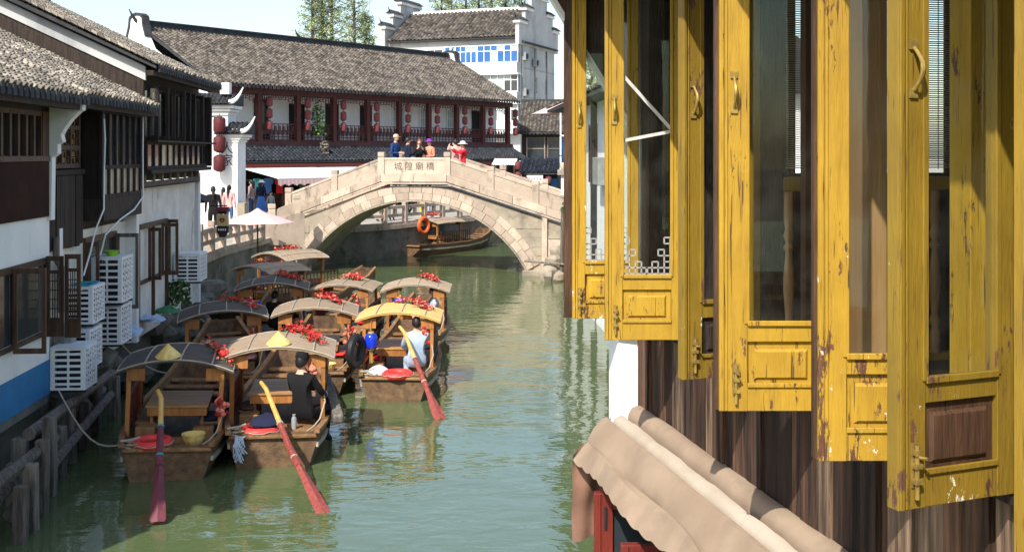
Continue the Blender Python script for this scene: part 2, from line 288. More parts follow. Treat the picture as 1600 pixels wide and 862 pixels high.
# ------------------------------------------------------------------ mesh builder
class MB:
    def __init__(s): s.v = []; s.f = []; s.mi = []; s.ti = []; s.m = 0; s.t = 0.5
    def add(s, vs, fs):
        o = len(s.v); s.v.extend([tuple(p) for p in vs])
        for f in fs: s.f.append([i + o for i in f]); s.mi.append(s.m); s.ti.append(s.t)
        return s
    def box(s, x0, x1, y0, y1, z0, z1):
        return s.add([(x0, y0, z0), (x1, y0, z0), (x1, y1, z0), (x0, y1, z0), (x0, y0, z1), (x1, y0, z1), (x1, y1, z1), (x0, y1, z1)],
                     [(0, 3, 2, 1), (4, 5, 6, 7), (0, 1, 5, 4), (1, 2, 6, 5), (2, 3, 7, 6), (3, 0, 4, 7)])
    def bar(s, p, q, w, h=None, up=(0, 0, 1)):
        p = Vector(p); q = Vector(q); h = h or w; d = (q - p)
        if d.length < 1e-6: return s
        d.normalize(); up = Vector(up)
        if abs(d.dot(up)) > 0.97: up = Vector((0, 1, 0)) if abs(d.y) < 0.9 else Vector((1, 0, 0))
        a = d.cross(up).normalized() * (w / 2); b = a.cross(d).normalized() * (h / 2)
        vs = [e + i * a + j * b for e in (p, q) for i, j in ((-1, -1), (1, -1), (1, 1), (-1, 1))]
        return s.add(vs, [(0, 1, 2, 3), (7, 6, 5, 4), (0, 4, 5, 1), (1, 5, 6, 2), (2, 6, 7, 3), (3, 7, 4, 0)])
    def tube(s, path, r, n=8, cap=True):
        pts = [Vector(p) for p in path]; k = len(pts); rs = r if isinstance(r, (list, tuple)) else [r] * k
        o = []
        prev = None
        for i, p in enumerate(pts):
            d = (pts[min(i + 1, k - 1)] - pts[max(i - 1, 0)]).normalized()
            a = d.cross(Vector((0, 0, 1)))
            if a.length < 0.1: a = d.cross(Vector((0, 1, 0)))
            a.normalize()
            if prev is not None and a.dot(prev) < 0: a = -a
            prev = a; b = a.cross(d)
            for j in range(n):
                t = 2 * math.pi * j / n; o.append(p + (a * math.cos(t) + b * math.sin(t)) * rs[i])
        fs = []
        for i in range(k - 1):
            for j in range(n): fs.append((i * n + j, i * n + (j + 1) % n, (i + 1) * n + (j + 1) % n, (i + 1) * n + j))
        if cap: fs.append(tuple(range(n - 1, -1, -1))); fs.append(tuple((k - 1) * n + j for j in range(n)))
        return s.add(o, fs)
    def lathe(s, prof, n=16, c=(0, 0, 0)):
        o = []; fs = []
        for r, z in prof:
            for j in range(n):
                t = 2 * math.pi * j / n; o.append((c[0] + r * math.cos(t), c[1] + r * math.sin(t), c[2] + z))
        for i in range(len(prof) - 1):
            for j in range(n): fs.append((i * n + j, i * n + (j + 1) % n, (i + 1) * n + (j + 1) % n, (i + 1) * n + j))
        fs.append(tuple(range(n - 1, -1, -1))); fs.append(tuple((len(prof) - 1) * n + j for j in range(n)))
        return s.add(o, fs)
    def torus(s, c, R0, r, n=24, k=8, ax='z', squash=1.0):
        o = []; fs = []
        for i in range(n):
            t = 2 * math.pi * i / n
            for j in range(k):
                u = 2 * math.pi * j / k; rr = R0 + r * math.cos(u); h = r * math.sin(u) * squash
                x, y, z = rr * math.cos(t), rr * math.sin(t), h
                if ax == 'y': x, y, z = x, z, y
                o.append((c[0] + x, c[1] + y, c[2] + z))
        for i in range(n):
            for j in range(k): fs.append((i * k + j, ((i + 1) % n) * k + j, ((i + 1) % n) * k + (j + 1) % k, i * k + (j + 1) % k))
        return s.add(o, fs)
    def prism(s, poly, a, b, plane='xz'):
        k = len(poly)
        def pt(u, w, t): return (u, t, w) if plane == 'xz' else ((t, u, w) if plane == 'yz' else (u, w, t))
        vs = [pt(u, w, a) for u, w in poly] + [pt(u, w, b) for u, w in poly]
        fs = [tuple(range(k)), tuple(range(2 * k - 1, k - 1, -1))] + [(i, i + k, (i + 1) % k + k, (i + 1) % k) for i in range(k)]
        return s.add(vs, fs)
    def build(s, name, mats, parent=None, loc=None, rot=None, smooth=False, bevel=0.0, label=None, cat=None, group=None, kind=None, fixn=True):
        me = bpy.data.meshes.new(name); me.from_pydata(s.v, [], s.f)
        for m in (mats if isinstance(mats, (list, tuple)) else [mats]): me.materials.append(MATS[m])
        me.polygons.foreach_set('material_index', s.mi)
        if any(t != 0.5 for t in s.ti):
            at = me.attributes.new('tint', 'FLOAT', 'FACE'); at.data.foreach_set('value', s.ti)
        else:
            at = me.attributes.new('tint', 'FLOAT', 'FACE'); at.data.foreach_set('value', [0.5] * len(s.f))
        if smooth: me.polygons.foreach_set('use_smooth', [True] * len(s.f))
        me.update()
        if fixn and len(s.f) < 4000:
            bm = bmesh.new(); bm.from_mesh(me); bmesh.ops.recalc_face_normals(bm, faces=bm.faces); bm.to_mesh(me); bm.free()
        o = bpy.data.objects.new(name, me); COL.objects.link(o)
        if parent is not None: o.parent = parent
        if loc is not None: o.location = loc
        if rot is not None: o.rotation_euler = rot
        if bevel:
            md = o.modifiers.new('bevel', 'BEVEL'); md.width = bevel; md.segments = 2; md.limit_method = 'ANGLE'
        if smooth and not bevel:
            try: me.set_sharp_from_angle(angle=R(38))
            except Exception: pass
        tag(o, label, cat, group, kind)
        return o

def tag(o, label=None, cat=None, group=None, kind=None):
    if label: o['label'] = label
    if cat: o['category'] = cat
    if group: o['group'] = group
    if kind: o['kind'] = kind
    return o
def thing(name, label, cat, loc=(0, 0, 0), rz=0.0, group=None):
    o = bpy.data.objects.new(name, None); COL.objects.link(o); o.location = loc; o.rotation_euler = (0, 0, rz)
    o.empty_display_size = 0.2
    return tag(o, label, cat, group)
CH = {}
def copy_tree(o, parent=None):
    c = o.copy(); COL.objects.link(c); c.parent = parent
    for ch in [x for x in o.children]: copy_tree(ch, c)
    return c
def text_part(body, size, mat, parent, loc, rot, depth=0.004, name='lettering', **kw):
    cu = bpy.data.curves.new(name, 'FONT'); cu.body = body; cu.size = size; cu.align_x = 'CENTER'; cu.align_y = 'CENTER'; cu.extrude = depth
    cu.space_line = 0.95
    t = bpy.data.objects.new(name, cu); COL.objects.link(t)
    dg = bpy.context.evaluated_depsgraph_get()
    me = bpy.data.meshes.new_from_object(t.evaluated_get(dg)); me.name = name
    bpy.data.objects.remove(t)
    me.materials.clear(); me.materials.append(MATS[mat])
    o = bpy.data.objects.new(name, me); COL.objects.link(o); o.parent = parent; o.location = loc; o.rotation_euler = rot
    return tag(o, **kw)

def roof_tiles(mb, p0, U, V, pitch, course, up=(0, 0, 1), r=None, lip=0.02, jit=1.0, n=4):
    """rows of curved tiles: U runs along the eave, V runs up the slope"""
    p0 = Vector(p0); U = Vector(U); V = Vector(V); u = U.normalized(); v = V.normalized(); w = u.cross(v)
    if w.z < 0: w = -w
    nc = max(1, int(round(U.length / pitch))); nr = max(1, int(round(V.length / course)))
    pu = U.length / nc; pv = V.length / nr; r = r or pu * 0.34
    for i in range(nc):
        cx = (i + 0.5) * pu; wob = random.uniform(-.02, .02) * jit
        for j in range(nr):
            mb.t = random.random()
            jx = (random.uniform(-.06, .06) * pu) * jit + wob * math.sin(j * 0.35); lift = random.uniform(0, 0.12) * r * jit
            y0 = j * pv + random.uniform(-.12, .12) * pv * jit; y1 = y0 + pv * 1.25
            vs = []
            for yy, rr, hh in ((y0, r * 1.06, 0.30 * r + lift), (y1, r * 0.94, 0.02 * r)):
                for k in range(n + 1):
                    a = math.pi * k / n
                    vs.append(p0 + u * (cx + jx + rr * math.cos(a)) + v * yy + w * (hh + rr * 0.85 * math.sin(a)))
            m = n + 1
            for k in range(m):                       # thick front lip
                a = math.pi * k / n; rr = r * 1.06 - lip
                vs.append(p0 + u * (cx + jx + rr * math.cos(a)) + v * y0 + w * (0.30 * r + lift + rr * 0.85 * math.sin(a) - lip * .3))
            fs = [(k, k + 1, m + k + 1, m + k) for k in range(n)] + [(k, 2 * m + k, 2 * m + k + 1, k + 1) for k in range(n)]
            mb.add(vs, fs)
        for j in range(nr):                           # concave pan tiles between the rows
            mb.t = random.random() * 0.3  # tinted low: shade between the tile rows is put into the colour
            y0 = j * pv; y1 = y0 + pv * 1.2; x0 = (i + 1) * pu - pu * 0.36 if i < nc - 1 else None
            if x0 is None: continue
            x1 = x0 + pu * 0.72; xm = (x0 + x1) / 2
            vs = [p0 + u * x + v * yy + w * hh for yy, dh in ((y0, 0.2 * r), (y1, 0.0)) for x, hh in ((x0, 0.25 * r + dh), (xm, -0.1 * r + dh), (x1, 0.25 * r + dh))]
            mb.add(vs, [(0, 1, 4, 3), (1, 2, 5, 4)])
    return mb

def eave_ends(mb, p0, U, pitch, drop=0.07, w=0.10, out=(1, 0, 0)):
    p0 = Vector(p0); U = Vector(U); u = U.normalized(); nc = int(round(U.length / pitch)); pu = U.length / nc; o = Vector(out)
    for i in range(nc):
        c = p0 + u * ((i + .5) * pu) + o * 0.01
        mb.t = random.random()
        mb.bar(c + Vector((0, 0, 0.03)), c + Vector((0, 0, -drop)), w, 0.03, up=o)
    return mb

# ================================================================== SETTING
MB().add([(-900, -60, 0), (900, -60, 0), (900, 900, 0), (-900, 900, 0)], [(0, 1, 2, 3)]).build('water', 'water', kind='structure')
MB().add([(-2500, -300, -1.6), (2500, -300, -1.6), (2500, 2600, -1.6), (-2500, 2600, -1.6)], [(0, 1, 2, 3)]).build('ground', 'soil', kind='structure')
QZ = 1.15
left_edge = [(-6.1, -12), (-6.25, 14), (-6.95, 23.2), (-8.0, 26.0), (-8.25, 31), (-7.75, 38.0), (-4.95, 41.2), (-1.65, 46.9), (3.2, 55), (9, 65), (22, 84), (420, 640)]
def bank(name, poly, side):
    mb = MB(); mb.prism(poly, -1.55, QZ, 'xy'); mb.mi = [1, 0] + [0] * len(poly); mb.mi[0] = 0; mb.mi[1] = 1
    return mb.build(name, ['quay_stone', 'paving'], kind='structure')
bank('left_bank', left_edge + [(-700, 900), (-700, -12)], -1)
right_edge = [(1.98, -12), (1.98, -1.0), (0.74, 5.4), (2.5, 5.6), (2.45, 17), (2.15, 24), (1.8, 33.2), (1.75, 38), (2.3, 44), (6, 50), (13, 60), (30, 80), (480, 600)]
bank('right_bank', (right_edge + [(800, 600), (800, -12)])[::-1], 1)
# kerb stones along the quay edge
def kerb(pts, name, step=1.1, w=0.34, h=0.16, off=0.04):
    for a, b in zip(pts[:-1], pts[1:]):
        a = Vector((*a, 0)); b = Vector((*b, 0)); n = max(1, int((b - a).length / step)); d = (b - a) / n; dn = d.normalized()
        for i in range(n):
            p = a + d * i + dn * 0.012; q = a + d * (i + 1) - dn * 0.012
            nrm = Vector((-dn.y, dn.x, 0)) * (w / 2 - 0.07) * off
            z = QZ + 0.035 + random.uniform(-.012, .012)
            MB().bar(p + nrm + Vector((0, 0, z)), q + nrm + Vector((0, 0, z)), w, h).build('kerb_stone', 'stone', bpy.data.objects['left_bank'])
kerb(left_edge[2:8], 'kerb_stone', off=1.0)

# ================================================================== TEAHOUSE WITH YELLOW WINDOWS (right)
HA = math.atan(0.209)
HO = Vector((1.196, 2.59, 0))
house = thing('teahouse', 'dark plank teahouse with a row of open yellow windows above the canal', 'house', HO, HA)
def toL(X, Y):
    dx, dy = X - HO.x, Y - HO.y
    return dx * math.cos(HA) + dy * math.sin(HA), -dx * math.sin(HA) + dy * math.cos(HA)
SZ = 3.2
SASHH = 1.74
# planks
y = -1.7
k = 0
while y < 2.78:
    w = random.choice((0.055, 0.075, 0.09, 0.11, 0.13)) * random.uniform(.9, 1.1)
    w = min(w, 2.80 - y)
    x = random.uniform(-0.009, 0.012); top = SZ - 0.035
    mb = MB(); g_ = random.uniform(.0015, .006); mb.box(x, x + 0.03, y + .0015, y + w - g_, 0.9, top)
    mb.build('plank', random.choice(('plank', 'plank', 'plank', 'plank_pale', 'plank_dark')), house); y += w; k += 1
MB().box(0.045, 0.09, -1.7, 2.80, 0.6, SZ - 0.04).build('wall_backing', 'dark', house)
MB().box(-0.02, 0.12, -1.7, 2.80, SZ - 0.033, SZ - 0.005).build('window_sill', 'wood_dark', house, bevel=0.004)
# roof and eave
er = MB(); er.box(-0.54, 0.4, -2.4, 2.88, 4.96, 5.0); er.build('soffit', 'wood_dark', house)
er = MB(); er.prism([(-0.60, 4.995), (-0.60, 5.05), (3.6, 7.0), (3.6, 6.9)], -2.4, 2.92, 'xz'); er.build('roof', 'tile_dark', house)
MB().box(-0.595, -0.545, -2.4, 2.9, 4.94, 4.992).build('fascia', 'wood_brown', house)
br = MB(); br.prism([(-0.535, 4.94), (0.0, 4.94), (0.0, 4.10)], 2.83, 2.87, 'xz'); br.build('eave_bracket', 'wood_brown', house)
MB().bar((-0.54, 2.85, 4.93), (-0.005, 2.85, 4.09), 0.05, 0.02).build('bracket_trim', 'plaster', house)
MB().box(0.0, 0.14, -2.4, 2.84, 4.93, 4.958).build('lintel', 'wood_dark', house)
# room behind the windows
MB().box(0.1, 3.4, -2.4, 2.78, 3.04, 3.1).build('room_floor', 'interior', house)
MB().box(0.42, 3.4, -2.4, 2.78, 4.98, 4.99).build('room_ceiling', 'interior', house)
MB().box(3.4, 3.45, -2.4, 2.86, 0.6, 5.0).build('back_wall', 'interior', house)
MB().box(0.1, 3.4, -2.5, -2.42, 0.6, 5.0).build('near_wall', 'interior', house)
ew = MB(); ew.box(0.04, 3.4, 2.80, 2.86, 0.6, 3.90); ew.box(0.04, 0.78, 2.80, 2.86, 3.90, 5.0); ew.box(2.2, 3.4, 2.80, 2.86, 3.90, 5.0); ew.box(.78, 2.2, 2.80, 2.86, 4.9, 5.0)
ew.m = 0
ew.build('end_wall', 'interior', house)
fr = MB()
for x in (0.8, 1.24, 1.68, 2.15): fr.box(x - .02, x + .02, 2.785, 2.80, 3.9, 4.9)
fr.build('end_window_frame', 'wood_brown', house)
MB().box(-0.078, 0.03, 2.90, 3.06, 0.0, 4.94).build('corner_pier', 'plaster', house, bevel=0.01)
MB().box(0.034, 0.30, 2.885, 3.10, 0.0, 4.94).build('corner_wall', 'plaster_old', house)
bl = MB()
for i in range(86):
    z = 4.88 - i * 0.0112
    bl.t = random.random(); bl.bar((0.76, 2.762 + random.uniform(-.003, .003), z), (2.14, 2.762 + random.uniform(-.003, .003), z + random.uniform(-.002, .002)), 0.0055, 0.0055)
for x in (0.9, 1.05, 1.35, 1.6, 1.95): bl.box(x, x + .004, 2.755, 2.758, 3.92, 4.9)
bl.build('bamboo_blind', 'blind_slat', label='split bamboo blind hanging inside the teahouse end window', cat='blind', loc=HO, rot=(0, 0, HA))
# balustrade inside
bal = thing('balustrade', 'yellow turned wooden balustrade inside the teahouse room', 'balustrade', HO, HA)
prof = [(.022, 0), (.022, .10), (.015, .12), (.024, .15), (.015, .18), (.02, .24), (.026, .32), (.02, .40), (.014, .46), (.024, .48), (.014, .50), (.024, .53), (.016, .56), (.022, .60), (.022, .72)]
b0 = MB().lathe(prof, 12).build('baluster', 'inner_tan', bal, loc=(0.40, 2.0, 3.12), smooth=True)
for i in range(1, 15):
    c = b0.copy(); COL.objects.link(c); c.location = (0.40 + i * 0.115, 2.0, 3.12); c.parent = bal
MB().box(0.33, 2.1, 1.97, 2.03, 3.84, 3.90).build('handrail', 'yellow_paint', bal, bevel=.006)
MB().box(0.33, 2.1, 1.975, 2.025, 3.10, 3.13).build('bottom_rail', 'yellow_paint', bal)

def handle_mesh(mb, x, z, side=1, L=0.095):
    mb.box(x - .011, x + .011, -.024, -.0185, z + L / 2 - .004, z + L / 2 + .018)
    mb.box(x - .011, x + .011, -.024, -.0185, z - L / 2 - .018, z - L / 2 + .004)
    pts = []
    for i in range(9):
        t = i / 8; pts.append((x, -.024 - .028 * math.sin(math.pi * t), z + L / 2 - L * t))
    mb.tube(pts, [.005, .0045, .005, .006, .0065, .006, .005, .0045, .005], 8)
def bolt_mesh(mb, x, z):
    mb.box(x - .010, x + .010, -.022, -.0185, z - .05, z + .05)
    mb.tube([(x, -.028, z - .075), (x, -.028, z + .045)], .0055, 8)
    for dz in (-.035, 0.0, .03): mb.box(x - .009, x + .009, -.036, -.021, z + dz - .006, z + dz + .006)
    mb.tube([(x, -.03, z + .02), (x + .004, -.055, z + .022)], .004, 6)

def sash(free, ang, mat, lab, glass='glass', stile=0.078, handle=True, bolt=True, fret=False, tape=False, top=SASHH, mid=(0.215, 0.275), panel_mat=None, edge=0.0, wmax=.40):
    lx, ly = toL(*free); a = R(ang) - HA
    w = min(-lx / math.cos(a) - 0.012, wmax)
    T = 0.0185
    mb = MB()
    def jag(x0, x1, z0, z1, y0=-T, y1=T):      # a board with slightly uneven, worn outline
        mb.box(x0, x1, y0, y1, z0, z1)
    jag(0, stile, 0, top); jag(w - stile * .8, w, 0, top)
    jag(stile, w - stile * .8, 0.0, 0.082, -T + .003, T - .003); jag(stile, w - stile * .8, mid[0], mid[1], -T + .003, T - .003)
    jag(stile, w - stile * .8, top - .08, top, -T + .003, T - .003)
    # raised beads along the edges
    mb.box(0.001, 0.014, -T - .007, -T, 0.002, top); mb.box(0.019, 0.026, -T - .004, -T, 0.002, top)
    mb.box(stile - .010, stile + .006, -T - .0045, -T + .004, mid[1] - .004, top - .07)
    mb.box(w - stile * .8 - .006, w - stile * .8 + .008, -T - .0045, -T + .004, mid[1] - .004, top - .07)
    mb.box(stile, w - stile * .8, -T - .006, -T + .004, mid[1] - .010, mid[1] + .006)
    mb.box(stile, w - stile * .8, -T - .004, -T + .004, .074, .088)
    o = mb.build('window_sash', mat, house, loc=(lx, ly, SZ), rot=(0, 0, a), bevel=0.0022, label=lab)
    if edge: MB().box(-edge, -.001, -.008, .016, .004, top).build('edge_strip', 'wood_brown', o)
    pm = MB(); x0, x1, z0, z1 = stile + .002, w - stile * .8 - .002, .084, mid[0] - .002
    pm.box(x0, x1, -.004, .004, z0, z1)
    pm.add([(x0 + .02, -.005, z0 + .012), (x1 - .02, -.005, z0 + .012), (x1 - .02, -.005, z1 - .022), (x0 + .02, -.005, z1 - .022),
            (x0 + .028, -.013, z0 + .02), (x1 - .028, -.013, z0 + .02), (x1 - .028, -.013, z1 - .03), (x0 + .028, -.013, z1 - .03)],
           [(0, 1, 5, 4), (1, 2, 6, 5), (2, 3, 7, 6), (3, 0, 4, 7), (4, 5, 6, 7)])
    pm.build('panel', panel_mat or mat, o)  # panel can take a darker brown than its frame
    MB().box(stile - .004, w - stile * .8 + .004, -.002, .002, mid[1], top - .078).build('pane', glass, o)
    if handle:
        h = MB(); handle_mesh(h, stile * .52, 0.99); h.build('handle', 'brass', o, smooth=True)
    if bolt:
        h = MB(); bolt_mesh(h, stile * .58, 0.10); h.build('bolt', 'brass', o)
    if fret:
        f = MB(); x0, x1, z0 = stile + .004, w - stile * .8 - .004, mid[1] + .008; yy = -.006
        def fr_(x, sg):
            u = .026
            segs = [((0, 0), (4, 0)), ((4, 0), (4, 1)), ((4, 1), (3, 1)), ((0, 1), (3, 1)), ((3, 1), (3, 2)), ((3, 2), (2, 2)), ((2, 0), (2, 2)), ((1, 0), (1, 4)), ((1, 4), (2, 4)), ((2, 4), (2, 3)), ((2, 3), (0, 3)), ((0, 0), (0, 6)), ((0, 6), (1, 6)), ((1, 6), (1, 5)), ((1, 5), (0, 5)), ((0, 2), (1, 2)), ((3, 0), (3, 1))]
            for (ax, az), (bx, bz) in segs: f.bar((x + sg * ax * u, yy, z0 + az * u), (x + sg * bx * u, yy, z0 + bz * u), .006, .006, up=(0, 1, 0))
        fr_(x0, 1); fr_(x1, -1); f.build('corner_fret', 'fret_grey', o)
    if tape:
        t = MB(); x0, x1 = stile, w - stile * .8
        t.bar((x0, -.0035, 1.14), (x1, -.0035, 0.905), .014, .0015, up=(0, 1, 0)); t.bar((x0, -.0045, 0.855), (x1, -.0045, 0.895), .014, .0015, up=(0, 1, 0)); t.build('tape', 'tape', o)
    return o, ly, a, w
sash((0.291, 5.29), 4, 'yellow_worn', 'narrow far window sash with chipped brown edge', stile=.062, fret=True, edge=.038)
sash((0.40, 4.69), 0, 'yellow_paint', 'window sash with taped cracked glass and fret corners', stile=.075, fret=True, tape=True)
sash((0.597, 3.86), 20, 'yellow_shaded', 'angled shaded yellow window sash seen along its edge', panel_mat='wood_dark')
sash((0.644, 3.40), 0, 'yellow_paint', 'window sash with bright yellow stile and intact bottom panel', stile=.088, edge=.012)
sash((0.797, 2.85), 0, 'yellow_flaking', 'peeling window sash with pale primer showing', stile=.074, handle=False, bolt=False, mid=(.225, .275), edge=.009, wmax=.275)
sash((0.857, 2.45), 22, 'yellow_shaded', 'angled window sash with curved handle and dark brown panel', stile=.078, mid=(.235, .29), panel_mat='wood_brown')
sash((0.932, 2.0), 5, 'yellow_paint', 'window sash cut by the picture edge'.replace('cut by the picture edge', 'next after the angled sash'), stile=.08, handle=False)
for zz in (3.36, 4.5): MB().box(-.075, .0, .275, .283, zz, zz + .03).build('hinge_strap', 'metal_dark', house)
# mullion posts in the wall plane; far ones coloured dark as shaded recess
for (yy, wd, m) in ((2.66, .10, 'wood_dark'), (2.04, .10, 'wood_dark'), (1.40, .045, 'wood_dark'), (0.70, .10, 'inner_tan'), (0.17, .09, 'yellow_worn'), (-0.02, .05, 'yellow_worn'), (-.62, .1, 'yellow_shaded')):
    MB().box(0.0, 0.085, yy, yy + wd, SZ, 4.94).build('mullion', m, house, bevel=.003)
for (yy, wd) in ((1.75, .045), (-.5, .05)):
    MB().box(0.35, 0.41, yy, yy + wd, 3.1, 4.96).build('inner_post', 'wood_brown', house)

# ---- folded awning under the windows
aw = thing('awning', 'cream folding fabric awning with scalloped valance under the yellow windows', 'awning', HO, HA)
def strip(prof, y0, y1, n, fn=None):
    mb = MB(); vs = []; fs = []
    for i in range(n + 1):
        t = i / n; yy = y0 + (y1 - y0) * t
        for k, (d, z) in enumerate(prof):
            dd, zz = fn(k, t, d, z) if fn else (d, z)
            vs.append((-dd, yy, zz))
    m = len(prof)
    for i in range(n):
        for k in range(m - 1): fs.append((i * m + k, i * m + k + 1, (i + 1) * m + k + 1, (i + 1) * m + k))
    mb.add(vs, fs); return mb
Y0, Y1 = -1.6, 2.76
def sag(k, t, d, z): return d, z + 0.0022 * math.sin(t * 37 + k) + 0.0015 * math.sin(t * 91 + 2 * k)
strip([(-.0, 2.775), (0.02, 2.778), (0.05, 2.765), (0.068, 2.735), (0.074, 2.69), (.07, 2.66)], Y0, Y1, 40, sag).build('wall_flap', 'awning_cloth', aw, smooth=True)
strip([(.088, 2.69), (.092, 2.725), (.105, 2.741), (.122, 2.738), (.136, 2.728), (.150, 2.712), (.157, 2.68)], Y0, Y1 - .02, 60, lambda k, t, d, z: (d, z + .003 * math.sin(t * 60 + k) + .002 * math.sin(t * 143 + 2 * k))).build('folded_canvas', 'awning_tube', aw, smooth=True)
MB().box(-.20, -.078, Y0, Y1 - .05, 2.63, 2.665).build('groove_shade', 'metal_dark', aw)  # added dark strip, stands in for the shade in the awning groove
def cl(k, t, d, z):
    f = 1 + 0.05 * math.sin(t * 23 + k)
    dz = 0.010 * math.sin(t * 31 + k * .8) * (k / 8)
    if k == 8: dz += -0.013 * abs(math.sin(t * math.pi * 34))
    if t > .93: dz += -0.25 * (t - .93) * (k / 8) ** 2
    return d * f if k > 2 else d, z + dz
strip([(0.163, 2.70), (0.170, 2.722), (0.185, 2.718), (0.225, 2.672), (0.252, 2.622), (0.262, 2.590), (0.274, 2.622), (0.292, 2.618), (0.345, 2.545)], Y0, Y1 + .03, 220, cl).build('canopy', 'awning_cloth', aw, smooth=True, fixn=False)
# hanging end flap
fl = MB(); vs = []; fs = []
nu, nv = 14, 12
for i in range(nu + 1):
    for j in range(nv + 1):
        u = i / nu; v = j / nv
        d = 0.335 - 0.19 * u; z = (2.545 + .17 * u) - v * (0.42 + 0.12 * u)
        vs.append((-d - .006 * v, Y1 + .035 + 0.012 * math.sin(u * 9 + v * 3) + .008 * math.sin(v * 11), z))
for i in range(nu):
    for j in range(nv): fs.append((i * (nv + 1) + j, (i + 1) * (nv + 1) + j, (i + 1) * (nv + 1) + j + 1, i * (nv + 1) + j + 1))
fl.add(vs, fs); fl.build('end_flap', 'awning_back', aw, smooth=True, fixn=False)
# ---- red casements of the lower storey
def red_casement(free, top, lab):
    lx, ly = toL(*free); t = thing('red_casement', lab, 'window', (*free, 0), 0)
    w = 0.33
    f = MB(); f.box(0, .085, -.02, .02, 1.2, top); f.box(w - .07, w, -.02, .02, 1.2, top); f.box(.085, w - .07, -.017, .017, top - .075, top - .005); f.box(.085, w - .07, -.017, .017, 1.2, 1.3)
    f.box(.02, .03, -.026, -.02, 1.2, top)
    f.build('frame', 'frame_red', t, bevel=.003)
    MB().box(.086, w - .071, -.002, .002, 1.3, top - .075).build('pane', 'window_glass_dark', t)
    h = MB(); h.box(.045, .055, -.03, -.02, top - .16, top - .06); h.build('hinge', 'metal_dark', t)
red_casement((0.373, 4.95), 2.462, 'dark red open casement under the awning end beside the hanging flap')
red_casement((0.440, 4.40), 2.425, 'dark red open casement under the awning, further from the hanging flap')
red_casement((0.470, 4.25), 2.415, 'second of two close red casements under the scalloped awning edge')

# ================================================================== STONE ARCH BRIDGE
bridge = thing('stone_bridge', 'single arch stone bridge with carved name panel over the canal', 'bridge', (-3.3, 36.5, 0), R(-9))
CZ, RI = -1.93, 4.32
def arc(r, a): return (r * math.sin(a), CZ + r * math.cos(a))
A0 = math.acos((0.12 - CZ) / RI)
SL, SR = 0.372, 0.318
def top(x): 
    return 3.31 - (max(0, -x - 1.14) * SL + max(0, x - 1.14) * SR)
DW = 2.7
sp = MB()
XL, XR = -5.35, 5.6
outl = [(XL, -1.2)] + [arc(RI + .05, -A0 - .1)] + [arc(RI + .05, -A0 + 2 * A0 * i / 40) for i in range(41)] + [arc(RI + .05, A0 + .1)] + [(XR, -1.2), (XR, top(XR) - .46), (1.14, 2.85), (-1.14, 2.85), (XL, top(XL) - .46)]
sp.prism(outl, 0.06, DW - .06, 'xz'); sp.build('spandrel', 'stone_dark', bridge)
# arch rings of cut stones
for (r0, r1, n, nm, yo, mtl) in ((RI, RI + .055, 30, 'arch_lip', -.035, 'stone_dark'), (RI + .06, RI + .30, 25, 'voussoir', 0.0, 'stone'), (RI + .305, RI + .53, 21, 'voussoir', .015, 'stone')):
    a = -A0; tot = 2 * A0; cuts = [0.0]
    for i in range(n): cuts.append(cuts[-1] + random.uniform(.75, 1.25))
    s = tot / cuts[-1]
    for i in range(n):
        a0 = -A0 + cuts[i] * s + .0012; a1 = -A0 + cuts[i + 1] * s - .0012
        j = random.uniform(-.012, .012)
        pl = [arc(r0, a0), arc(r0, (a0 + a1) / 2), arc(r0, a1), arc(r1, a1), arc(r1, (a0 + a1) / 2), arc(r1, a0)]
        MB().prism(pl, yo + j, 0.3 if nm != 'arch_lip' else DW, 'xz').build(nm, mtl, bridge, bevel=.008 if nm == 'voussoir' else 0)
# spandrel facing stones on both haunches, laid in level courses
def r_out(z): 
    q = (RI + .56) ** 2 - (z - CZ) ** 2
    return math.sqrt(q) if q > 0 else 0
for sg in (-1, 1):
    z = 0.3
    while z < 2.9:
        h = random.uniform(.26, .34)
        xin = max(r_out(z), r_out(z + h)) + .01
        lim = (XR if sg > 0 else -XL) - .05
        x = xin
        while x < lim - .12:
            w = min(random.uniform(.55, .95), lim - x)
            # keep below the sloping string course
            zt = min(top(sg * x), top(sg * (x + w))) - .36
            if z + h < zt:
                MB().box(min(sg * x, sg * (x + w)) + .004, max(sg * x, sg * (x + w)) - .004, 0.045 + random.uniform(-.008, .006), 0.2, z + .004, z + h - .004).build('spandrel_stone', 'stone_dark', bridge)
            x += w
        z += h
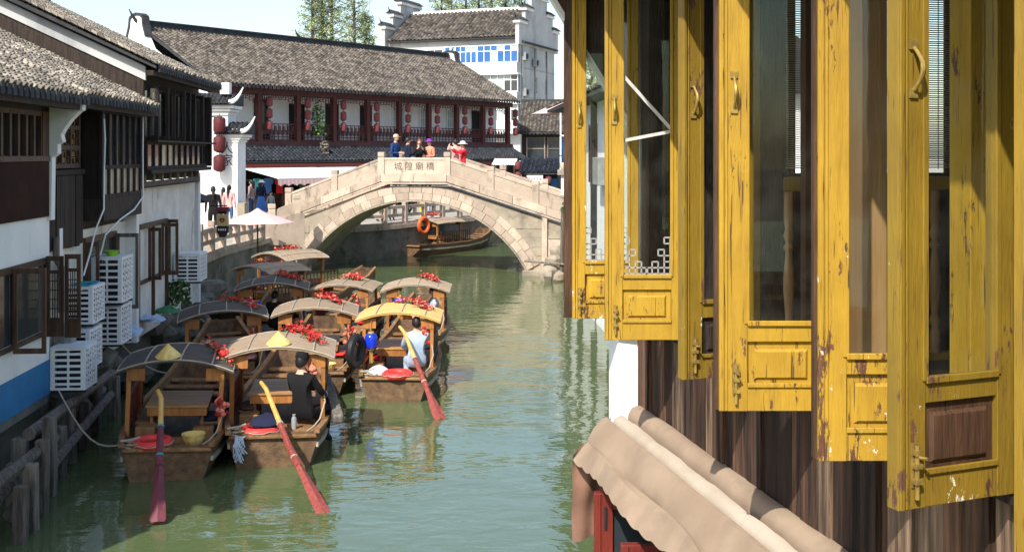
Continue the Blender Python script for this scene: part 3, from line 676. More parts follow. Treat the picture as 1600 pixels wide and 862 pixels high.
# edge slabs, string course, parapets on both sides
def run_pts(): return [(XL, top(XL)), (-1.14, 3.31), (1.14, 3.31), (XR, top(XR))]
for side, (ya, yb) in enumerate(((-.06, .34), (DW - .34, DW + .06))):
    pts = run_pts()
    for (xa, za), (xb, zb) in zip(pts[:-1], pts[1:]):
        n = max(2, int(round(math.hypot(xb - xa, zb - za) / 1.05)))
        for i in range(n):
            t0, t1 = i / n, (i + 1) / n
            x0, x1 = xa + (xb - xa) * t0 + .006, xa + (xb - xa) * t1 - .006
            z0, z1 = za + (zb - za) * t0, za + (zb - za) * t1
            j = random.uniform(-.008, .008)
            MB().prism([(x0, z0 - .26), (x1, z1 - .26), (x1, z1 - .012), (x0, z0 - .012)], ya + j, yb, 'xz').build('edge_slab', 'stone', bridge, bevel=.01)
        if side == 0:
            MB().prism([(xa, za - .335), (xb, zb - .335), (xb, zb - .285), (xa, za - .285)], -.10, .1, 'xz').build('string_course', 'stone', bridge)
    yp0, yp1 = (0.06, 0.20) if side == 0 else (DW - .20, DW - .06)
    posts = [-4.42, -2.78, -1.14, 1.14, 2.62, 4.12, 5.5]
    for x in posts:
        z = top(x) - .02; hh = 0.76
        MB().box(x - .11, x + .11, yp0 - .04, yp1 + .04, z - .1, z + hh - .17).build('parapet_post', 'stone', bridge, bevel=.01)
        MB().box(x - .115, x + .115, yp0 - .045, yp1 + .045, z + hh - .155, z + hh).build('post_cap', 'stone', bridge, bevel=.018)
    for xa, xb in zip(posts[:-1], posts[1:]):
        x0, x1 = xa + .112, xb - .112; z0, z1 = top(x0), top(x1)
        if xa == -1.14: z0 = z1 = 3.31
        MB().prism([(x0, z0 - .01), (x1, z1 - .01), (x1, z1 + .53), (x0, z0 + .53)], yp0, yp1, 'xz').build('parapet_panel', 'stone', bridge, bevel=.01)
        MB().prism([(x0, z0 + .47), (x1, z1 + .47), (x1, z1 + .55), (x0, z0 + .55)], yp0 - .018, yp1 + .018, 'xz').build('parapet_coping', 'stone', bridge, bevel=.01)
dk = MB(); dk.prism([(XL, top(XL) - .6), (-1.14, 2.7), (1.14, 2.7), (XR, top(XR) - .6), (XR, top(XR) - .44), (1.14, 2.87), (-1.14, 2.87), (XL, top(XL) - .44)], .345, DW - .345, 'xz'); dk.build('deck', 'paving', bridge)
MB().box(3.72, 5.0, -.22, .5, -.8, .16).build('footing', 'stone_dark', bridge, bevel=.02)
MB().box(-5.0, -3.72, -.22, .5, -.8, .16).build('footing', 'stone_dark', bridge, bevel=.02)
MB().box(4.34, 4.52, -.06, .2, .17, 1.93).build('pilaster', 'stone', bridge, bevel=.01)
MB().box(4.54, 5.5, .0, .2, 1.2, 1.26).build('ledge', 'stone', bridge)
MB().box(4.54, 5.5, .02, .2, .2, 1.19).build('wall_panel', 'stone', bridge)
text_part('城 隍 廟 橋', 0.29, 'carved', bridge, (0.0, 0.058, 3.555), (R(90), 0, 0), depth=.002)
# return wall where the bridge meets the left quay
stair = thing('stair_wall', 'stone stair flank wall joining the bridge to the left quay', 'wall', P(440, 345, 35.6) * Vector((1, 1, 0)), R(20))
MB().prism([(-1.3, 1.0), (0.75, 1.0), (0.75, 2.05), (0.45, 2.05), (-1.3, 1.42)], 0, .3, 'xz').build('flank', 'stone', stair, bevel=.01)
for x, z in ((-1.2, 2.0), (-.3, 2.35), (.5, 2.65)):
    MB().box(x - .1, x + .1, .02, .26, z - .95, z - .16).build('parapet_post', 'stone', stair); MB().box(x - .11, x + .11, .01, .27, z - .15, z).build('post_cap', 'stone', stair, bevel=.015)
MB().prism([(-1.1, 1.35), (-.4, 1.62), (-.4, 2.03), (-1.1, 1.78)], .08, .2, 'xz').build('parapet_panel', 'stone', stair)
MB().prism([(-.2, 1.72), (.4, 2.0), (.4, 2.4), (-.2, 2.15)], .08, .2, 'xz').build('parapet_panel', 'stone', stair)

# rail of stone posts along quays
def stone_rail(name, pts, lab, h=.78, z0=QZ + .1, step=1.35):
    t = thing(name, lab, 'railing', (*pts[0], 0))
    o = Vector((*pts[0], 0))
    for a, b in zip(pts[:-1], pts[1:]):
        a = Vector((*a, 0)) - o; b = Vector((*b, 0)) - o; n = max(1, round((b - a).length / step)); d = (b - a) / n; dn = d.normalized()
        for i in range(n + 1):
            p = a + d * i; z = Vector((0, 0, 1))
            MB().bar(p + z * z0, p + z * (z0 + h), .17, .17, up=dn).build('rail_post', 'stone', t)
            MB().bar(p + z * (z0 + h + .008), p + z * (z0 + h + .13), .18, .18, up=dn).build('post_cap', 'stone', t)
            if i < n:
                q = p + d
                for zz, w, hh in ((h - .10, .13, .12), (.36, .10, .11), (.05, .14, .10)):
                    MB().bar(p + dn * .09 + z * (z0 + zz), q - dn * .09 + z * (z0 + zz), w, hh).build('rail_bar', 'stone', t)
                c = (p + q) / 2
                MB().bar(c + z * (z0 + .42), c + z * (z0 + h - .17), .12, .1, up=dn).build('rail_block', 'stone', t)
    return t
stone_rail('quay_railing', [(-7.55, 38.5), (-4.85, 41.45), (-1.55, 47.2), (3.2, 55.3)], 'low stone post railing on the far quay seen under the arch')
stone_rail('quay_railing', [(-8.15, 27.2), (-8.25, 31), (-7.95, 34.6)], 'pale stone railing on the left quay beside the white parasol')

# ================================================================== LONG GALLERY HOUSE BEHIND THE BRIDGE
gal = thing('gallery_house', 'long two storey house with red columned gallery and grey tiled roof', 'house', (-12.8, 55, 0), R(52))
X0, X1, BAY = -3.4, 20.7, 2.54
MB().box(X0, X1, 1.25, 9.4, 4.3, 7.6).build('upper_wall', 'plaster', gal)
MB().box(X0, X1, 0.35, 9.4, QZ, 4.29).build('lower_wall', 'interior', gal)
MB().box(X0, X1, -.1, 1.24, 4.36, 4.55).build('gallery_floor', 'red_wood', gal)
MB().box(X0, X1, -.16, -.105, 4.32, 4.62).build('floor_beam', 'red_wood', gal)
MB().box(X0, X1, -.14, .14, 7.02, 7.32).build('eave_beam', 'red_wood', gal)
MB().box(X0 + .1, X1 - .1, .16, 1.2, 7.25, 7.28).build('gallery_ceiling', 'wood_brown', gal)
EZ, RZ_, EY, RY = 7.38, 10.45, -.75, 5.0
rs = MB(); rs.prism([(EY, EZ - .05), (EY, EZ), (RY, RZ_), (2 * RY - EY, EZ), (2 * RY - EY, EZ - .05), (RY, RZ_ - .18)], X0, X1, 'yz')
roof = rs.build('roof', 'tile_dark', gal)
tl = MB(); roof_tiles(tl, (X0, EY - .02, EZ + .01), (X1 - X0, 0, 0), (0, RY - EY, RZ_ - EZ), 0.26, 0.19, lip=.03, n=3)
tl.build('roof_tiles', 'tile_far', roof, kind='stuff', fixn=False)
te = MB(); eave_ends(te, (X0, EY - .03, EZ), (X1 - X0, 0, 0), .26, .13, .15, out=(0, -1, 0)); te.build('eave_tiles', 'tile_dark', roof, kind='stuff')
rg = MB(); rg.box(X0 - .1, X1 - .7, RY - .17, RY + .17, RZ_ - .05, RZ_ + .26); rg.box(X0 - .1, X1 - .7, RY - .22, RY + .22, RZ_ + .26, RZ_ + .34); rg.build('ridge', 'tile_blue', roof)
def horn(mb, p, d, s=1.0):
    p = Vector(p); d = Vector(d)
    pts = [p + d * (t * s) + Vector((0, 0, (t ** 2.2) * .9 * s)) for t in (0, .25, .5, .75, 1.0)]
    mb.tube(pts, [.16 * s, .15 * s, .12 * s, .08 * s, .03 * s], 6)
for (x, d) in ((X0, (-1, 0, 0)), (X1 - .75, (1, 0, 0))):
    h = MB(); horn(h, (x, RY, RZ_ + .15), d, .75); h.build('ridge_horn', 'tile_dark', roof, smooth=True)
h = MB(); horn(h, (7.2, RY, RZ_ + .3), (-1, 0, 0), .55); h.build('ridge_horn', 'tile_dark', roof, smooth=True)
# gable end walls with rounded crowns
for gx, hh in ((X0 - .32, .46), (X1 - .5, .36)):
    prof = [(EY + .2, EZ - .5), (RY - 1.25, RZ_ - 1.2), (RY - .85, RZ_ - .62), (RY - .62, RZ_ - .05), (RY - .55, RZ_ + hh * .85), (RY - .3, RZ_ + hh * 1.15), (RY, RZ_ + hh * 1.25), (RY + .3, RZ_ + hh * 1.15), (RY + .55, RZ_ + hh * .85), (RY + .62, RZ_ - .05), (RY + .85, RZ_ - .62), (RY + 1.25, RZ_ - 1.2), (9.4, EZ - .5), (9.4, 1.2), (1.25, 1.2), (1.25, EZ - .3)]
    if gx > 0: prof = [p for p in prof if p[1] > EZ + .1]
    g = MB(); g.prism(prof, gx, gx + .28, 'yz'); go = g.build('gable_wall', 'plaster', gal)
    cp = MB()
    for a, b in (zip(prof[2:10], prof[3:11]) if gx < 0 else zip(prof[1:9], prof[2:10])): cp.bar((gx + .14, a[0], a[1] + .05), (gx + .14, b[0], b[1] + .05), .40, .12)
    cp.build('gable_coping', 'tile_dark', go)
# lower skirt roof
sk = MB(); sk.prism([(-.1, 4.25), (-.1, 4.34), (-1.45, 3.62), (-1.45, 3.55)], X0, X1, 'yz'); sko = sk.build('skirt_roof', 'tile_dark', gal)
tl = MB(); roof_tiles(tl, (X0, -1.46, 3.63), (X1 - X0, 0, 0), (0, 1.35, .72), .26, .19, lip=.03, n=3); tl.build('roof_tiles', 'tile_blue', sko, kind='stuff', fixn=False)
MB().box(X0, X1, -.22, -.165, 4.30, 4.44).build('skirt_flashing', 'tile_blue', gal)
MB().box(X0, X1, -1.35, -1.25, 3.3, 3.5).build('shop_beam', 'frame_red', gal)
# columns, frets, balustrades
col0 = MB().box(-.13, .13, -.13, .13, 4.32, 7.1).build('column', 'red_wood', gal, loc=(0, 0, 0))
for i in range(-1, 9):
    if i == 0: continue
    c = col0.copy(); COL.objects.link(c); c.parent = gal; c.location = (i * BAY, 0, 0)
bm_ = MB()
def fret_cell(mb, x, z, w, h, y=0, th=.035):
    def b(ax, az, bx, bz): mb.bar((x + ax * w, y, z + az * h), (x + bx * w, y, z + bz * h), th, th, up=(0, 1, 0))
    b(.2, .15, .2, .85); b(.2, .85, .55, .85); b(.45, .5, .8, .5); b(.8, .15, .8, .5); b(.5, .2, .5, .85); b(.2, .5, .35, .5); b(.62, .15, .8, .15)
bw = BAY - .28
for z in (4.70, 5.52): bm_.bar((0, 0, z), (bw, 0, z), .05, .05)
bm_.bar((0, 0, 4.86), (bw, 0, 4.86), .04, .04)
for i in range(8):
    x = i * bw / 8; bm_.bar((x, 0, 4.7), (x, 0, 5.52), .035, .035)
    fret_cell(bm_, x, 4.88, bw / 8, .62)
bm_.box(0, bw, -.02, .02, 4.62, 4.70)
b0 = bm_.build('balustrade', 'red_wood', gal, loc=(.14, 0, 0))
ft = MB()
ft.bar((0, 0, 6.98), (bw, 0, 6.98), .05, .06)
for i in range(10):
    x = i * bw / 10; dz = .42 if i in (0, 9) else (.30 if i in (1, 8) else .2)
    ft.bar((x, 0, 6.98), (x, 0, 6.98 - dz), .03, .03); ft.bar((x, 0, 6.98 - dz), (x + bw / 10, 0, 6.98 - dz), .03, .03); ft.bar((x + bw / 20, 0, 6.98), (x + bw / 20, 0, 6.98 - dz * .6), .03, .03)
    ft.bar((x, 0, 6.98 - dz * .5), (x + bw / 20, 0, 6.98 - dz * .5), .03, .03)
f0 = ft.build('hanging_fret', 'red_wood', gal, loc=(.14, 0, 0))
for i in range(-1, 8):
    if i == 0: continue
    for s_ in (b0, f0):
        c = s_.copy(); COL.objects.link(c); c.parent = gal; c.location = (i * BAY + .14, 0, 0)
# doors and windows on the gallery wall
for i, (dx, w, z0, z1, kind) in enumerate(((.75, .75, 5.0, 6.75, 'w'), (.55, .9, 4.56, 6.6, 'd'), (.6, .8, 4.56, 6.7, 'd'), (.7, .75, 4.56, 6.7, 'd'), (.75, .95, 5.1, 6.7, 'g'), (.55, 1.0, 5.1, 6.7, 'g'), (.5, 1.0, 5.1, 6.7, 'g'), (.45, .6, 4.56, 6.7, 'd'))):
    x = i * BAY + dx
    f = MB(); f.box(x - .07, x, 1.17, 1.246, z0, z1 + .07); f.box(x + w, x + w + .07, 1.17, 1.246, z0, z1 + .07); f.box(x, x + w, 1.17, 1.246, z1, z1 + .07)
    if kind == 'g':
        for k in range(1, 6): f.bar((x + w * k / 6, 1.15, z0), (x + w * k / 6, 1.15, z1), .02)
        for k in range(0, 4): f.bar((x, 1.15, z0 + (z1 - z0) * k / 3), (x + w, 1.15, z0 + (z1 - z0) * k / 3), .02)
    wo_ = f.build('window' if kind != 'd' else 'door', 'steel_white' if kind == 'g' else 'wood_dark', gal)
    MB().box(x, x + w, 1.21, 1.245, z0, z1).build('pane', 'window_pale' if kind == 'g' else ('window_glass_dark' if kind == 'w' else 'dark'), wo_)
def ac_unit(loc, rz, lab, s=1.0, grp=None):
    t = thing('air_conditioner', lab, 'air conditioner', loc, rz, grp)
    MB().box(-.4 * s, .4 * s, -.14 * s, .14 * s, 0, .56 * s).build('casing', 'ac_body', t, bevel=.015)
    g = MB(); g.torus((-.1 * s, -.145 * s, .28 * s), .2 * s, .012 * s, 20, 4, ax='y')
    for k in range(7): g.bar((-.1 * s + .2 * s * math.cos(k * .9), -.145 * s, .28 * s + .2 * s * math.sin(k * .9)), (-.1 * s, -.145 * s, .28 * s), .012 * s)
    g.build('fan_grille', 'metal_dark', t)
    f = MB(); f.lathe([(.19 * s, 0), (.19 * s, .012)], 20); f.build('fan_recess', 'dark', t, loc=(-.1 * s, -.141 * s, .28 * s), rot=(R(90), 0, 0))
    return t
def galp(x, y, z): 
    v = Vector((x, y, z)); v.rotate(Euler((0, 0, R(52)))); return v + Vector((-12.8, 55, 0))
for k, (x, lab) in enumerate(((1.15, 'beside the first gallery window'), (8.6, 'below the leaning poles on the gallery'), (11.3, 'in the middle gallery bay below a grilled window'))):
    ac_unit(galp(x, .85, 4.56), R(52), 'white air conditioner on the gallery floor ' + lab, 1.15)
# lantern strings on the gallery columns
def lantern_string(name, loc, lab, mat, n=3, r=.17, h=.42, gap=.12, group=None, rz=0):
    t = thing(name, lab, 'lantern', loc, rz, group)
    z = 0.0
    MB().tube([(0, 0, 0), (0, 0, -(n * (h + gap)))], .012, 5).build('cord', 'metal_dark', t)
    for i in range(n):
        z -= gap
        l = MB(); l.lathe([(r * .55, -h), (r * .85, -h * .96), (r, -h * .86), (r, -h * .14), (r * .85, -h * .04), (r * .55, 0)], 14)
        lo = l.build('lantern', mat, t, loc=(0, 0, z), smooth=True)
        c = MB(); c.lathe([(r * .5, -.03), (r * .5, .03)], 10); c.build('lantern_cap', 'metal_dark', lo); c = MB(); c.lathe([(r * .5, -h - .03), (r * .5, -h + .01)], 10); c.build('lantern_base', 'metal_dark', lo)
        z -= h
    return t
for i in range(0, 9):
    lantern_string('lantern_string', galp(i * BAY + .42, -.32, 7.0), 'string of three pinkish red lanterns hanging beside a red gallery column', 'lantern_pink', group='lantern strings along the gallery', r=.165, h=.46, gap=.14)
# gallery clutter: plants and poles
def bush(name, loc, lab, rx, rz, n, mat='leaf', pot=None, cat='plant', seed=1, leaf=.09, sparse=False):
    random.seed(seed); t = thing(name, lab, cat, loc)
    if pot:
        p = MB(); p.lathe([(pot * .6, 0), (pot * .95, pot * 1.1), (pot, pot * 1.2), (pot * .8, pot * 1.2)], 14); p.build('pot', 'wood_brown', t, smooth=True)
    zb = (pot or 0) * 1.1
    st = MB(); lf = MB()
    for i in range(max(5, n // 40)):
        a = random.uniform(0, 6.28); e = Vector((math.cos(a) * rx * random.uniform(.2, .9), math.sin(a) * rx * random.uniform(.2, .9), rz * random.uniform(.5, 1.0)))
        st.tube([(0, 0, zb * .8), e * .5 + Vector((0, 0, zb + .1 * rz)), e + Vector((0, 0, zb))], [.012, .008, .004], 4)
    for i in range(n):
        a = random.uniform(0, 6.28); rr = math.sqrt(random.random()); hgt = random.random()
        p = Vector((math.cos(a) * rx * rr * (1 - .3 * hgt), math.sin(a) * rx * rr * (1 - .3 * hgt), zb + rz * (.12 + .95 * hgt) * (1 - .25 * rr)))
        d = Vector((random.gauss(0, 1), random.gauss(0, 1), random.gauss(0, .7))).normalized() * leaf * random.uniform(.6, 1.3)
        w = d.cross(Vector((random.gauss(0, 1), random.gauss(0, 1), random.gauss(0, 1)))).normalized() * leaf * .35
        lf.t = random.random(); lf.add([p - d * .5, p + w, p + d * .6, p - w], [(0, 1, 2, 3)])
    st.build('stems', 'bark', t); lf.build('foliage', mat, t, fixn=False)
    return t
bush('climbing_plant', galp(3.75, -.25, 4.7), 'scraggly brown green plant climbing over the gallery railing', .45, 2.1, 320, seed=5, leaf=.16)
bush('dry_vine', galp(3.75, -.75, 3.75), 'dry straw coloured vine hanging below the gallery floor', .28, 1.0, 160, 'wood_grey', seed=6, leaf=.2)
for x, dx in ((6.3, .5), (8.95, -.2), (9.35, .25)):
    MB().tube([(0, 0, 0), (dx, .3, 1.9)], .025, 6).build('pole', 'wood_grey', loc=galp(x, .75, 4.56), rot=(0, 0, R(52)), label='thin pole leaning on the white gallery wall', cat='pole', group='poles on the gallery')
# shop awnings below
for k, (xa, xb, out, lab) in enumerate(((-2.2, 2.6, 2.9, 'white shop awning nearest the white lantern wall'), (2.7, 6.0, 2.5, 'white shop awning above the hanging goods'), (6.1, 9.6, 2.5, 'white shop awning beside the bridge stair'))):
    t = thing('shop_awning', lab, 'awning', galp(xa, 0, 0) * Vector((1, 1, 0)), R(52))
    w = xb - xa
    c = MB(); c.add([(0, -1.2, 3.32), (w, -1.2, 3.32), (w, -1.2 - out * .5, 3.08), (0, -1.2 - out * .5, 3.08), (w, -1.2 - out, 2.83), (0, -1.2 - out, 2.83)], [(0, 1, 2, 3), (3, 2, 4, 5)])
    c.build('canopy', 'cloth_white', t)
    vl = MB(); n = 40
    for i in range(n):
        x0, x1 = w * i / n, w * (i + 1) / n; yy = -1.2 - out - .012
        dz = .30 + .04 * math.sin(i * 1.6)
        vl.add([(x0, yy, 2.83), (x1, yy, 2.83), (x1, yy - .015 * (i % 2), 2.83 - dz), (x0, yy - .015 * ((i + 1) % 2), 2.83 - dz)], [(0, 1, 2, 3)])
    vl.build('valance', 'cloth_pinkwhite', t)
    MB().bar((0, -1.2 - out, 2.83), (w, -1.2 - out, 2.83), .04).build('front_bar', 'steel_white', t)
    for x in (.05, w - .05): MB().bar((x, -1.2, 2.7), (x, -1.2 - out, 2.81), .03).build('arm', 'metal_dark', t)
# hanging goods and stall boxes under the awnings
random.seed(11)
goods = ['cloth_teal', 'cloth_blue_dress', 'cloth_red', 'cloth_black', 'cloth_green', 'cloth_purple', 'cloth_beige', 'cloth_salmon', 'cloth_dark_navy', 'cloth_mauve']
for i in range(16):
    x = -1.6 + i * .72; mname = goods[i % len(goods)]
    g = MB(); w = random.uniform(.16, .24); h = random.uniform(.5, .95)
    g.prism([(-w, 0), (-w * 1.7, -.16), (-w * 1.35, -.30), (-w * .95, -.22), (-w * 1.1, -h), (w * 1.1, -h), (w * .95, -.22), (w * 1.35, -.30), (w * 1.7, -.16), (w, 0), (.05, .02), (-.05, .02)], -.03, .03, 'xz')
    cname = mname[6:].replace('_', ' ').replace('blue dress', 'bright blue').replace('dark navy', 'dark navy')
    g.build('hanging_garment', mname, loc=galp(x, -1.6 - random.uniform(0, .3), 2.78), rot=(0, 0, R(52)), label='%s garment hanging for sale under the white shop awnings' % cname, cat='garment', group='garments under the awnings in ' + cname)
for i in range(7):
    x = -1 + i * 1.7
    c = MB(); c.box(-.55, .55, -.3, .3, 0, .8); c.box(-.6, .6, -.35, .35, .8, .86)
    for j in range(6): c.box(-.5 + j * .17, -.38 + j * .17, -.25, .2, .86, .86 + random.uniform(.05, .25))
    c.build('shop_counter', 'wood_brown', loc=galp(x, -1.3, QZ), rot=(0, 0, R(52)), label='brown goods counter standing under the white shop awnings', cat='counter', group='shop counters under the awnings')

# ================================================================== LEFT BANK HOUSES (one frame along the bank)
LA = R(4.0)
LO = Vector((-5.95, 14.0, 0))
def lp(x, y, z=0):
    v = Vector((x, y, z)); v.rotate(Euler((0, 0, LA))); return v + LO
def house_frame(name, lab): return thing(name, lab, 'house', LO, LA)
SLOPE = 0.48
def tiled_roof(h, y0, y1, ex, ez, rx, pitch=.165, course=.085):
    rz = ez + (ex - rx) * SLOPE
    s = MB(); s.prism([(ex, ez - .05), (ex, ez), (rx, rz), (2 * rx - ex, ez), (2 * rx - ex, ez - .05), (rx, rz - .1)], y0, y1, 'xz')
    ro = s.build('roof', 'tile_dark', h)
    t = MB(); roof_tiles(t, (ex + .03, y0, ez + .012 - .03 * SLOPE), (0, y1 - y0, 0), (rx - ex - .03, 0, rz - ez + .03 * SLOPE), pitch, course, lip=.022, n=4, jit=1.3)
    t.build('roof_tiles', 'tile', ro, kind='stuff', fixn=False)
    e = MB(); eave_ends(e, (ex + .03, y0, ez - .01), (0, y1 - y0, 0), pitch, .09, .10, out=(1, 0, 0)); e.build('eave_tiles', 'tile_dark', ro, kind='stuff')
    MB().box(ex - .16, ex - .04, y0, y1, ez - .16, ez - .075).build('eave_board', 'wood_dark', ro)
    rg = MB(); rg.box(rx - .12, rx + .12, y0, y1, rz - .02, rz + .24); rg.build('ridge', 'tile_blue', ro)
    return ro, rz
def mullions(mb, y0, y1, z0, z1, n, x=0.0, w=.05, rails=()):
    for i in range(n + 1):
        yy = y0 + (y1 - y0) * i / n; mb.box(x, x + .05, yy - w / 2, yy + w / 2, z0, z1)
    for r_ in rails: mb.box(x + .003, x + .047, y0, y1, r_ - .03, r_ + .03)

# ---- house 1: white wall, blue plinth
h1 = house_frame('white_house', 'white plastered house with blue plinth standing on timber piles')
wl = MB(); wl.box(-4.5, 0, -6, -.01, 1.36, 3.2); wl.box(-4.5, -.06, -6, -.01, 3.2, 4.62); wl.build('wall', 'plaster', h1)
MB().box(-4.5, 0.004, -6, -.008, .92, 1.355).build('plinth', 'blue_paint', h1)
MB().box(-4.5, -.02, -6, -.012, .80, .915).build('base_beam', 'quay_stone', h1)
# upper timber front
MB().box(-.055, 0.03, -6, -.10, 3.2, 3.90).build('panel', 'panel_brown', h1)
MB().box(-.055, 0.045, -6, -.10, 3.905, 3.97).build('sill', 'wood_brown', h1)
f = MB(); mullions(f, -2.6, -.32, 3.97, 4.52, 9, x=-.03, w=.055, rails=(4.5,)); f.box(-.04, .03, -.32, -.10, 3.97, 4.6)
fo = f.build('window', 'wood_brown', h1)
MB().box(-.045, -.035, -2.6, -.32, 3.975, 4.5).build('pane', 'window_glass_dark', fo)
MB().box(-.05, .03, -6, -.10, 4.53, 4.64).build('eave_beam', 'wood_dark', h1)
# scalloped corbel wall under the eave
cb = [(-.06, 3.15), (.05, 3.15), (.06, 3.95), (.13, 4.0), (.13, 4.12), (.19, 4.15), (.17, 4.24), (.22, 4.33), (.30, 4.44), (.40, 4.54), (.44, 4.56), (.44, 4.63), (-.06, 4.63)]
c = MB(); c.prism(cb, -.09, .05, 'xz'); c.build('corbel_wall', 'plaster', h1)
tiled_roof(h1, -6, .05, .45, 4.72, -3.9)
# opened lower window with lattice casements
wf = MB(); wf.box(-.02, .03, -2.2, -.12, 1.70, 1.76); wf.box(-.02, .03, -2.2, -.12, 2.60, 2.68); wf.box(-.02, .03, -.17, -.12, 1.76, 2.60); wf.box(-.02, .03, -1.25, -1.18, 1.76, 2.6)
wo1 = wf.build('window', 'wood_brown', h1)
MB().box(-.4, .002, -2.15, -.18, 1.765, 2.595).build('pane', 'window_glass_dark', wo1)
def casement(parent, x0, x1, y, z0, z1, mat='wood_brown', lattice=False, glass=True, rot=0):
    m = MB(); w = x1 - x0; t = .045
    m.box(0, t, -.018, .018, z0, z1); m.box(w - t, w, -.018, .018, z0, z1); m.box(t, w - t, -.016, .016, z0, z0 + .06); m.box(t, w - t, -.016, .016, z1 - .06, z1)
    if lattice:
        m.box(t, w - t, -.010, .010, z0 + .06, z0 + .24); m.box(t, w - t, -.014, .014, z1 - .22, z1 - .18)
        for k in range(1, 4): m.bar((t + (w - 2 * t) * k / 4, 0, z0 + .24), (t + (w - 2 * t) * k / 4, 0, z1 - .2), .012, .012)
        for k in range(1, 5): zz = z0 + .24 + (z1 - z0 - .44) * k / 5; m.bar((t, 0, zz), (w - t, 0, zz), .012, .012)
    o = m.build('casement', mat, parent, loc=(x0, y, 0), rot=(0, 0, rot))
    if glass: MB().box(t, w - t, -.003, .003, z0 + .06, z1 - .06).build('pane', 'glass', o)
    return o
casement(h1, .03, .40, -1.28, 1.66, 2.66, glass=True)
casement(h1, .03, .24, -.20, 1.68, 2.70, lattice=True)
casement(h1, .245, .44, -.16, 1.66, 2.72, lattice=True)

# ---- house 2: dark boards and lattice
h2 = house_frame('timber_house', 'dark timber fronted house with carved lattice window between two white walls')
Y2 = 3.85
MB().box(-4.5, -.12, .06, Y2, .9, 2.9).build('wall', 'plaster_old', h2)
MB().box(-4.5, -.16, .06, Y2, 2.9, 4.68).build('upper_wall', 'wood_dark', h2)
for i in range(9):
    y0 = .1 + i * .155
    MB().box(-.1, -.065 + random.uniform(0, .02), y0, y0 + .148, 2.72 + random.uniform(-.03, .03), 3.70).build('board', 'wood_dark', h2)
MB().box(-.12, -.03, .08, 1.52, 3.71, 3.78).build('ledge', 'wood_dark', h2)
# carved lattice window
la = MB(); mullions(la, .30, 1.38, 3.80, 4.62, 3, x=-.11, w=.05, rails=(3.83, 4.08, 4.36, 4.6))
for i in range(9):
    for j in range(9):
        y = .33 + i * .115; z = 3.86 + j * .085
        if (i + j) % 2 == 0: la.box(-.10, -.075, y, y + .08, z, z + .018)
        else: la.box(-.10, -.075, y + .03, y + .05, z, z + .075)
la.build('lattice_window', 'wood_brown', h2)
MB().box(-.15, -.12, .30, 1.38, 3.8, 4.62).build('lattice_backing', 'inner_tan', h2)
# glazed bay
by0, by1 = 1.75, Y2 - .06
MB().box(-.15, .16, by0, by1, 3.02, 3.34).build('bay_apron', 'wood_dark', h2)
b = MB(); mullions(b, by0, by1, 3.34, 4.66, 6, x=.10, w=.07, rails=(3.37, 3.80, 4.62)); bo = b.build('bay_window', 'wood_dark', h2)
MB().box(.11, .118, by0, by1, 3.40, 3.78).build('pane', 'pane_cream', bo)
MB().box(.105, .115, by0, by1, 3.82, 4.6).build('pane', 'window_glass_dark', bo)
MB().box(-.15, .09, by0, by0 + .04, 3.34, 4.66).build('bay_side', 'wood_dark', h2)
MB().box(-.15, .145, by0, by1, 4.66, 4.70).build('bay_head', 'wood_dark', h2)
tiled_roof(h2, .06, Y2 - .02, .40, 4.76, -3.9)
# lower window with open frames
w2 = MB(); w2.box(-.14, -.08, 1.7, 1.76, 1.2, 2.78); w2.box(-.14, -.08, 3.2, 3.26, 1.2, 2.78); w2.box(-.14, -.08, 1.76, 3.2, 2.70, 2.78); w2o = w2.build('window', 'wood_brown', h2)
MB().box(-.5, -.115, 1.76, 3.2, 1.2, 2.70).build('pane', 'window_glass_dark', w2o)
casement(h2, -.08, .26, 3.22, 1.55, 2.74, mat='wood_grey')
casement(h2, -.08, .10, 1.74, 1.75, 2.72, mat='wood_brown')
MB().box(-.3, .06, Y2 + .0, Y2 + .16, .9, 3.32).build('pilaster', 'plaster', h2)
MB().box(-.12, -.04, .5, .62, .95, 3.0).build('buttress', 'plaster', h2)

# ---- house 3: tall shuttered upper floor
h3 = house_frame('shuttered_house', 'white house with dark tall shutters on a jettied upper floor')
Y3a, Y3b = Y2 + .17, 8.75
MB().box(-4.5, -.05, Y3a, Y3b, .9, 3.42).build('wall', 'plaster_old', h3)
MB().box(-4.5, .02, Y3a - .095, Y3b, 3.60, 5.56).build('upper_wall', 'wood_dark', h3)
# gable wall strip under the verge facing the lower roof
g = MB(); g.prism([(.2, 5.20), (-3.3, 6.85), (-3.3, 7.08), (.2, 5.43)], Y3a - .16, Y3a - .10, 'xz'); g.build('gable_strip', 'concrete_white', h3)
g = MB(); g.prism([(.1, 4.4), (-3.9, 5.5), (-3.9, 7.3), (-3.3, 7.17), (.1, 5.54)], Y3a - .13, Y3a - .02, 'xz'); g.build('gable_wall', 'wood_dark', h3)
ro3, rz3 = tiled_roof(h3, Y3a - .34, Y3b + .12, .42, 5.43, -3.15)
v = MB()
for i in range(34):
    t = i / 34; x = .44 - t * 3.55; z = 5.46 + t * 3.55 * SLOPE
    v.t = random.random(); v.prism([(x, z), (x - .095, z + .095 * SLOPE + .01), (x - .095, z + .095 * SLOPE + .05), (x, z + .04)], Y3a - .40, Y3a - .22, 'xz')
v.build('verge_tiles', 'tile', ro3, kind='stuff')
